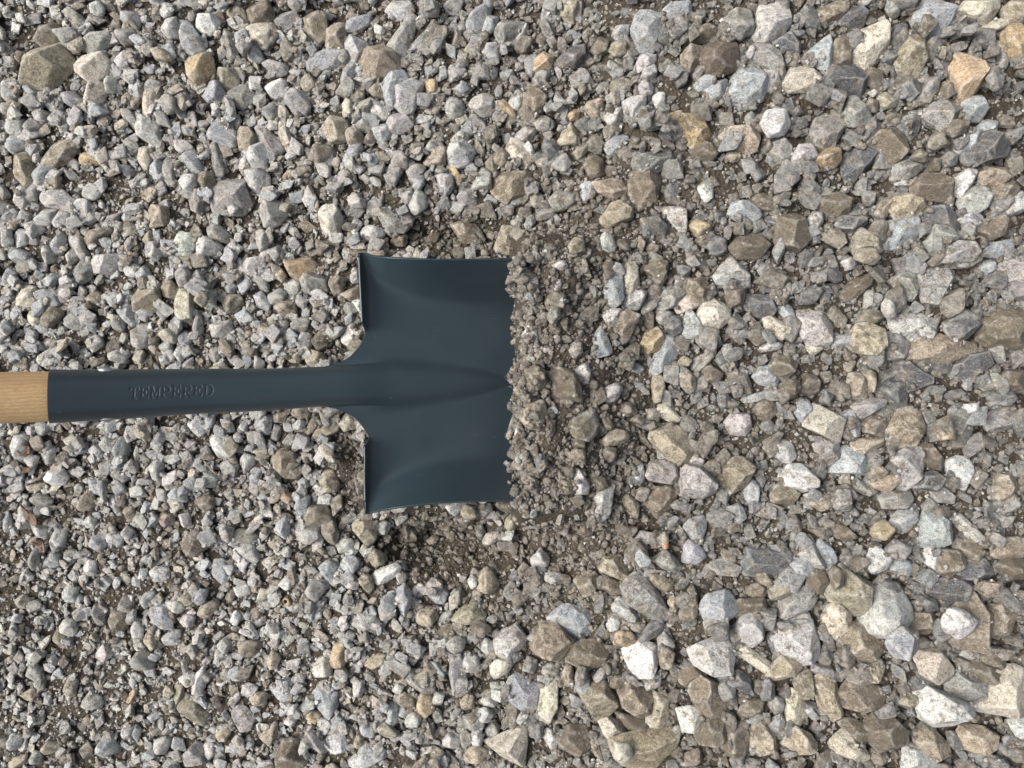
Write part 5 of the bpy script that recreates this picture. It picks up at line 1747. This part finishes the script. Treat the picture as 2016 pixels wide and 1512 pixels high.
trng = np.random.default_rng(77)
def make_stone(r):
    rng = trng
    hp = r['hull'].copy()
    cx, cy = r['cen']
    # height of the ground here, and the depth this stone reaches
    x, y = (cx - 1008) * K * CAM_H, (756 - cy) * K * CAM_H
    z0 = 0.0
    for _ in range(3):
        i = int(np.clip((x - HX0) / CELL, 0, NX - 1)); j = int(np.clip((y - HY0) / CELL, 0, NY - 1))
        z0 = H[j, i]
        p = unproject(cx, cy, z0); x, y = p[0], p[1]
    ppm = K * (CAM_H - z0)
    P = (hp - np.array([cx, cy])) * ppm; P[:, 1] *= -1
    if np.cross(P[1] - P[0], P[2] - P[1]) < 0: P = P[::-1]
    ev = np.linalg.eigh(np.cov(np.concatenate([P, (P + np.roll(P, -1, 0)) / 2]).T))
    ax = ev[1][:, 1]; yaw = math.atan2(ax[1], ax[0])
    pr = P @ np.array([math.cos(yaw), math.sin(yaw)]); ps = P @ np.array([-math.sin(yaw), math.cos(yaw)])
    a = np.ptp(pr) / 2; b = np.ptp(ps) / 2
    r['aspect'] = a / max(b, 1e-6)
    c = b * rng.uniform(0.75, 1.05) if r['k'] != 'v' else b * rng.uniform(0.45, 0.6)
    z = settle(x, y, a * 0.92, b * 0.92, c, yaw, 0.06, False)
    if z is None:
        z = float(terrain(np.array(x), np.array(y))) + 0.008
    ctr = unproject(cx, cy, z)
    P = P * ((CAM_H - z) / (CAM_H - z0))
    # planes: one per outline edge, a broken top, a flat base
    ang = r['k'] in 'av'
    N, O = [], []
    for k in range(len(P)):
        p, q = P[k], P[(k + 1) % len(P)]
        e = q - p; L = np.hypot(*e)
        if L < 1e-6: continue
        n2 = np.array([e[1], -e[0]]) / L
        tz = rng.uniform(0.0, 0.9) if rng.random() < 0.75 else rng.uniform(0.9, 1.6)
        n3 = np.array([n2[0], n2[1], tz]); ln = np.linalg.norm(n3); n3 /= ln
        zz = -0.25 * c
        o = (n2 @ p) / ln + n3[2] * zz
        N.append(n3); O.append(max(o, 0.12 * b))
        
    nt_ = rng.integers(1, 4) if ang else rng.integers(2, 5)
    base_ang = rng.uniform(0, 6.28)
    for k in range(nt_):
        az = base_ang + 6.283 * k / nt_ + rng.normal() * 0.4
        tl = rng.uniform(0.08, 0.62)
        n3 = np.array([math.sin(tl) * math.cos(az), math.sin(tl) * math.sin(az), math.cos(tl)])
        N.append(n3); O.append(c * rng.uniform(0.70, 1.0))
    N.append(np.array([0, 0, -1.0])); O.append(c)
    if ang:
        for _ in range(rng.integers(1, 4)):
            az = rng.uniform(0, 6.28); tl = rng.uniform(0.5, 1.1)
            n3 = np.array([math.sin(tl) * math.cos(az), math.sin(tl) * math.sin(az), math.cos(tl)])
            sup = max(P @ n3[:2]) 
            N.append(n3); O.append(max(0.5 * b, (sup + n3[2] * c) * rng.uniform(0.62, 0.8)))
    for _ in range(6 if ang else 9):        # a broken underside and a few random spalls
        m3 = rng.normal(size=3); m3[2] = (-1 if rng.random() < .6 else 1) * (0.9 + abs(m3[2])); m3 /= np.linalg.norm(m3)
        sup = max(P @ m3[:2]) + abs(m3[2]) * c
        N.append(m3); O.append(max(0.4 * b, sup * rng.uniform(0.74, 0.95)))
    N = np.array(N); O = np.array(O)
    sub = 5 if (r['own'] and r['A'] > 2400) else (4 if r['own'] else 3)
    d, f = ICO[sub]
    # spread the directions over the stone's own proportions so flat stones stay well sampled
    Rz = np.array([[math.cos(yaw), -math.sin(yaw), 0], [math.sin(yaw), math.cos(yaw), 0], [0, 0, 1]])
    dd = (d * np.array([a, b, c])) @ Rz.T
    ln = np.linalg.norm(dd, axis=1, keepdims=True); dd = dd / ln
    rad = rock_radius(dd, N, O, 400 if ang else 130)
    rad = rad * lumps(d, rng, 0.008 if ang else 0.014, 5)
    if sub >= 4:
        rad = rad * lumps(d, rng, 0.004, 14)
    v = dd * rad[:, None]
    # keep the outline's size
    v[:, :2] *= (1.07 if ang else 1.07)
    col = tint_of(r['c'], rng)
    dust = DUST[r['c']] + (0.06 if cx > 1000 else 0.0) + rng.normal() * 0.05
    vein = max(0.0, VEIN[r['c']] + rng.normal() * 0.1)
    return ctr, v, f, col, dust, vein

stone_objects = []
for r in sorted(records, key=lambda q: -q['A'] if not q['own'] else -q['A'] + 0):
    ctr, v, f, col, dust, vein = make_stone(r)
    if r['own']:
        base = np.array([ctr[0], ctr[1], ctr[2] + v[:, 2].min()])
        o = new_mesh_object("stone", v - np.array([0, 0, v[:, 2].min()]), f, M_STONE)
        o.location = tuple(float(q) for q in base)
        me = o.data
        add_attr(me, "tint", np.tile(np.r_[col, 1.0], (len(v), 1)), 'FLOAT_COLOR')
        add_attr(me, "dust", np.full(len(v), dust), 'FLOAT')
        add_attr(me, "vein", np.full(len(v), vein), 'FLOAT')
        r['ob'] = o
        stone_objects.append(r)
    else:
        gravel.add(v + ctr, f, col, dust, vein, True)

# ------------------------------------------------------------------ labels that tell the stones apart
LANDMARKS = [((98, 727), "the socket's upper rim corner"), ((98, 833), "the socket's lower rim corner"), ((208, 720), "the upper silver rivet"), ((210, 830), "the lower rivet"),
             ((337, 735), "the TEMPERED stamp"), ((520, 725), "the bare middle of the socket"), ((690, 690), "the upper socket shoulder"), ((700, 830), "the lower socket shoulder"),
             ((708, 497), "the blade's upper left corner"), ((1022, 505), "the blade's upper soil corner"), ((720, 1012), "the blade's lower left corner"), ((1022, 988), "the blade's lower soil corner"),
             ((1012, 750), "the buried blade edge's middle"), ((870, 468), "the soil pocket above the blade"), ((860, 1075), "the soil pit below the blade"),
             ((0, 0), "the photo's top left corner"), ((2016, 0), "the photo's top right corner"), ((0, 1512), "the photo's bottom left corner"), ((2016, 1512), "the photo's bottom right corner"),
             ((57, 890), "the reddish curled leaf"), ((1307, 1062), "the orange-tipped pebble"), ((565, 1187), "the hollow husk"),
             ((1008, 0), "the middle of the top edge"), ((1008, 1512), "the middle of the bottom edge"), ((2016, 756), "the middle of the right edge"), ((0, 1150), "the left edge below the leaves")]
for r in stone_objects:
    if r['lm']: LANDMARKS.append((tuple(r['cen']), "the " + r['lm'][0]))

def direction(dx, dy):
    a = math.degrees(math.atan2(-dy, dx)) % 360
    return ["right of", "up-right of", "above", "up-left of", "left of", "down-left of", "below", "down-right of"][int(((a + 22.5) % 360) // 45)]

areas = sorted(r['A'] for r in stone_objects)
q1, q2 = areas[len(areas) // 3], areas[2 * len(areas) // 3]
desc = {}
for n, r in enumerate(stone_objects):
    if r['lm']:
        r['label'] = r['lm'][1]; continue
    size = "smaller" if r['A'] < q1 else ("mid-sized" if r['A'] < q2 else "large")
    form = {'a': 'angular', 'r': 'rounded', 'v': 'streaked'}[r['k']]
    if r['aspect'] > 1.9: form = {'a': 'pointed long', 'r': 'long', 'v': 'streaked long'}[r['k']]
    elif len(r['hull']) == 3 or (len(r['hull']) == 4 and r['k'] == 'a' and r['aspect'] < 1.25): form = 'blocky angular' if len(r['hull']) == 4 else 'triangular'
    best = min(LANDMARKS, key=lambda L: math.hypot(L[0][0] - r['cen'][0], L[0][1] - r['cen'][1]))
    dx, dy = r['cen'][0] - best[0][0], r['cen'][1] - best[0][1]
    key = (size + ' ' + COLOUR_WORD[r['c']] + ' ' + form + ' stone', direction(dx, dy), best[1])
    desc.setdefault(key, []).append((math.hypot(dx, dy), n))
for (look, dr, lm), lst in desc.items():
    lst.sort()
    for k, (dist, n) in enumerate(lst):
        near = "just " if dist < 90 and len(lst) == 1 else ""
        pre = "" if len(lst) == 1 else ["nearest ", "second nearest ", "third nearest ", "fourth nearest "][min(k, 3)]
        stone_objects[n]['label'] = pre + look + ", " + near + dr + " " + lm
for r in stone_objects:
    tag(r['ob'], r['label'], "stone", "loose stones lying on the gravel")

# ------------------------------------------------------------------ small gravel in the gaps, grit, soil crumbs
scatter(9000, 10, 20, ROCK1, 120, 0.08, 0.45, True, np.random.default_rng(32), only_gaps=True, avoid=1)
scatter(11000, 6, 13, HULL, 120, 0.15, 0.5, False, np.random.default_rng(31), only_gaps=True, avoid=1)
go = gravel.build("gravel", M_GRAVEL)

def grit(name, count, dmin, dmax, margin, soil_mode, mat, rng):
    B = Batch()
    Hb = blur(H, 7)
    u = rng.uniform(-margin, 2016 + margin, count); v = rng.uniform(-margin, 1512 + margin, count)
    s = soil_amount(u, v)
    x = (u - 1008) * K * CAM_H; y = (756 - v) * K * CAM_H
    i = np.clip(((x - HX0) / CELL).astype(int), 0, NX - 1); j = np.clip(((y - HY0) / CELL).astype(int), 0, NY - 1)
    hz = H[j, i]
    ok = (hz < Hb[j, i] + 0.0006) & ((CAP[j, i] > 8) | (CAP[j, i] > hz + 0.006))
    if soil_mode: ok &= rng.random(count) < (0.08 + 0.92 * s ** 1.2)
    else: ok &= rng.random(count) < (1 - 0.55 * s)
    idx = np.nonzero(ok)[0]
    for k in idx:
        d = dmin + (dmax - dmin) * rng.random() ** (4.0 if soil_mode else 2.2)
        a = d * 0.5 * K * CAM_H
        tv, tf = (CRUMB if d < 9 else CLOD)[rng.integers(30)] if soil_mode else PEB[rng.integers(len(PEB))]
        R = rot_matrix(rng.uniform(0, 6.28), rng.normal() * 0.4, rng.normal() * 0.4)
        w = (tv * np.array([a, a * rng.uniform(.55, 1), a * rng.uniform(.45, .9)])) @ R.T + np.array([x[k], y[k], hz[k] + a * 0.25])
        if soil_mode:
            col = np.array(SOIL) * rng.uniform(0.75, 1.6); du, ve = 0.22, 0.0
        else:
            cl = pick_class(u[k], rng)
            col = tint_of(cl, rng) * rng.uniform(0.8, 1.15); du, ve = 0.1, 0.2
            if rng.random() < 0.035: col = np.array([.62, .60, .56])
        B.add(w, tf, col, du, ve, soil_mode)
    if soil_mode:                        # clods and crumbs along the soil line that lies over the blade
        for k in range(1500):
            vv = rng.uniform(498, 992)
            uu = 1015 + abs(rng.normal()) * (22 if rng.random() < .7 else 75) - 10 * rng.random() + 34 * float(value_noise(np.array(0.0), np.array(vv), 1 / 34.0, 91)) + 16 * float(value_noise(np.array(0.0), np.array(vv), 1 / 13.0, 92))
            xx = (uu - 1008) * K * CAM_H; yy = (756 - vv) * K * CAM_H
            p2 = patch(xx, yy, 0.001)
            zz = float(max(np.median(H[p2]), np.median(BTOP[p2])))
            d = 3.0 + 19 * rng.random() ** 4.0
            a = d * 0.5 * K * CAM_H
            tv, tf = (CLOD if d > 8 else CRUMB)[rng.integers(30)]
            Rm = rot_matrix(rng.uniform(0, 6.28), rng.normal() * 0.5, rng.normal() * 0.5)
            w = (tv * np.array([a, a * rng.uniform(.6, 1), a * rng.uniform(.5, .9)])) @ Rm.T + np.array([xx, yy, zz + a * 0.3])
            B.add(w, tf, np.array(SOIL) * rng.uniform(0.55, 1.45) if rng.random() < .85 else tint_of(pick_class(1200, rng), rng), 0.2, 0.1, d < 9)
    return B.build(name, mat), len(idx)

g1, n1 = grit("grit", 40000, 3.0, 8.5, 60, False, M_GRAVEL, np.random.default_rng(41))
g2, n2 = grit("soil_crumbs", 150000, 2.5, 19.0, 60, True, M_GRAVEL, np.random.default_rng(42))
print("stones", len(stone_objects), "traced", len(records), "grit", n1, "crumbs", n2, "labels", len(set(r['label'] for r in stone_objects)))

# ------------------------------------------------------------------ bits of plant litter
def height_at(px, py):
    x, y = (px - 1008) * K * CAM_H, (756 - py) * K * CAM_H
    for _ in range(3):
        i = int(np.clip((x - HX0) / CELL, 0, NX - 1)); j = int(np.clip((y - HY0) / CELL, 0, NY - 1))
        z = float(H[j, i]); p = unproject(px, py, z); x, y = p[0], p[1]
    return p

def leaf(outline, label, seed, curl):
    rng = np.random.default_rng(seed)
    p = np.array(outline, float)
    c = p.mean(0)
    org = height_at(*c)
    ppm = K * (CAM_H - org[2])
    q = (p - c) * ppm; q[:, 1] *= -1
    # fan of rings so that the leaf can curl and crinkle
    V, F = [], []
    R = 5; n = len(q) * 4
    ring = np.array([q[(k // 4) % len(q)] * (1 - (k % 4) / 4) + q[(k // 4 + 1) % len(q)] * ((k % 4) / 4) for k in range(n)])
    V.append((0, 0, 0.0022))
    for t in range(1, R + 1):
        for k in range(n):
            e = ring[k] * t / R
            rr = np.hypot(*e) / (np.abs(q).max() + 1e-9)
            z = 0.0022 + curl * rr ** 2 + 0.0009 * math.sin(k * 0.9 + seed) * (t / R) + rng.normal() * 0.00025
            V.append((e[0], e[1], z))
    for k in range(n): F.append((0, 1 + k, 1 + (k + 1) % n))
    for t in range(R - 1):
        for k in range(n):
            a = 1 + t * n + k; b = 1 + t * n + (k + 1) % n
            F.append((a, a + n, b + n, b))
    m = len(V)
    V2 = V + [(x, y, z - 0.0003) for (x, y, z) in V]
    F2 = F + [tuple(i + m for i in f[::-1]) for f in F]
    o0 = 1 + (R - 1) * n
    for k in range(n):
        a = o0 + k; b = o0 + (k + 1) % n
        F2.append((a, a + m, b + m, b))
    me = bpy.data.meshes.new("dead_leaf"); me.from_pydata(V2, [], F2)
    me.polygons.foreach_set("use_smooth", [True] * len(me.polygons))
    me.materials.append(M_LEAF)
    o = bpy.data.objects.new("dead_leaf", me); COL.objects.link(o)
    o.location = tuple(float(v) for v in org + np.array([0, 0, 0.0025]))
    tag(o, label, "leaf", "dead leaf scraps at the left edge")

leaf([(43, 886), (54, 877), (63, 876), (68, 880), (66, 886), (69, 890), (58, 895), (48, 897)], "small reddish brown curled dead leaf just below the wooden handle", 3, 0.004)
leaf([(38, 926), (50, 917), (62, 920), (72, 922), (60, 929), (42, 931)], "dark brown dead leaf strip lying left of the white mottled pebble", 4, 0.002)
leaf([(50, 988), (56, 998), (66, 1008), (76, 1016), (85, 1030), (72, 1033), (60, 1020), (52, 1006)], "long crinkled reddish brown dead leaf near the left edge, middle of the scraps", 5, 0.003)
leaf([(74, 1062), (86, 1060), (95, 1072), (98, 1084), (88, 1084), (80, 1074)], "lowest tan and brown dead leaf scrap near the left edge", 6, 0.003)

def twig(points, r0, label):
    P = [height_at(*p) + np.array([0, 0, 0.0015 + k * 0.0003]) for k, p in enumerate(points)]
    org = P[0].copy()
    V, F = [], []
    S = 8
    for k, p in enumerate(P):
        d = P[min(k + 1, len(P) - 1)] - P[max(k - 1, 0)]; d /= np.linalg.norm(d)
        s = np.cross(d, [0, 0, 1.0]); s /= np.linalg.norm(s); u = np.cross(s, d)
        r = r0 * (1 - 0.5 * k / (len(P) - 1)) * (1 + 0.12 * math.sin(3 * k))
        for j in range(S):
            a = 6.2832 * j / S
            V.append(tuple(p - org + r * (math.cos(a) * s + math.sin(a) * u)))
    for k in range(len(P) - 1):
        for j in range(S): F.append((k * S + j, k * S + (j + 1) % S, (k + 1) * S + (j + 1) % S, (k + 1) * S + j))
    F.append(tuple(range(S))[::-1]); F.append(tuple((len(P) - 1) * S + j for j in range(S)))
    me = bpy.data.meshes.new("twig"); me.from_pydata(V, [], F)
    me.polygons.foreach_set("use_smooth", [True] * len(me.polygons))
    me.materials.append(M_TWIG)
    o = bpy.data.objects.new("twig", me); COL.objects.link(o); o.location = tuple(float(v) for v in org)
    tag(o, label, "twig")

twig([(1279, 1078), (1287, 1076.5), (1295, 1075), (1304, 1073)], 0.0011, "short brown twig touching the orange-tipped pebble")
twig([(402, 906), (409, 914), (417, 922), (424, 930), (431, 937)], 0.0008, "thin grey brown twig slanting across gravel below the socket")

def orange_pebble():
    d, f = ICO[3]
    org = height_at(1308, 1064)
    s = K * CAM_H
    rng = np.random.default_rng(2)
    v = d * np.array([6.8, 15.5, 5.5]) * s * lumps(d, rng, 0.025, 4)[:, None]
    o = new_mesh_object("pebble", v, f, M_STONE)
    o.rotation_euler = (0, 0, math.radians(4)); o.location = (float(org[0]), float(org[1]), float(org[2]) + 0.0022)
    tip = (v[:, 1] < -5.0 * s + v[:, 0] * 0.5)[:, None]
    col = np.where(tip, np.array([[0.62, 0.25, 0.10]]), np.array([[0.30, 0.26, 0.20]]))
    add_attr(o.data, "tint", np.c_[col, np.ones(len(v))], 'FLOAT_COLOR')
    add_attr(o.data, "dust", np.full(len(v), 0.02), 'FLOAT'); add_attr(o.data, "vein", np.full(len(v), 0.05), 'FLOAT')
    tag(o, "small upright tan pebble with an orange tip, below and right of the blade", "pebble")
orange_pebble()

def husk():
    """little hollow nut husk: a cup with a dark opening"""
    org = height_at(564, 1186)
    s = K * CAM_H
    V, F = [], []
    S = 24
    prof = [(0, -7), (7, -6), (10.4, -2), (10.8, 2), (9.4, 5.8), (6.8, 7.8), (3.9, 8.0), (3.0, 6.6), (5.0, 3), (5.0, -1), (0, -4)]
    for i, (r, z) in enumerate(prof):
        for k in range(S):
            a = 6.2832 * k / S
            w = 1 + 0.06 * math.sin(3 * a + i)
            V.append((r * s * w * math.cos(a), r * 1.15 * s * w * math.sin(a) + (3.2 * s if 5 <= i <= 9 else 0), z * s))
    for i in range(len(prof) - 1):
        for k in range(S): F.append((i * S + k, i * S + (k + 1) % S, (i + 1) * S + (k + 1) % S, (i + 1) * S + k))
    o = new_mesh_object("nut_husk", V, F, M_HUSK)
    o.location = (float(org[0]), float(org[1]), float(org[2]) - 0.0005)
    tag(o, "small hollow tan nut husk with a dark hole, lying in grey gravel", "husk")
husk()
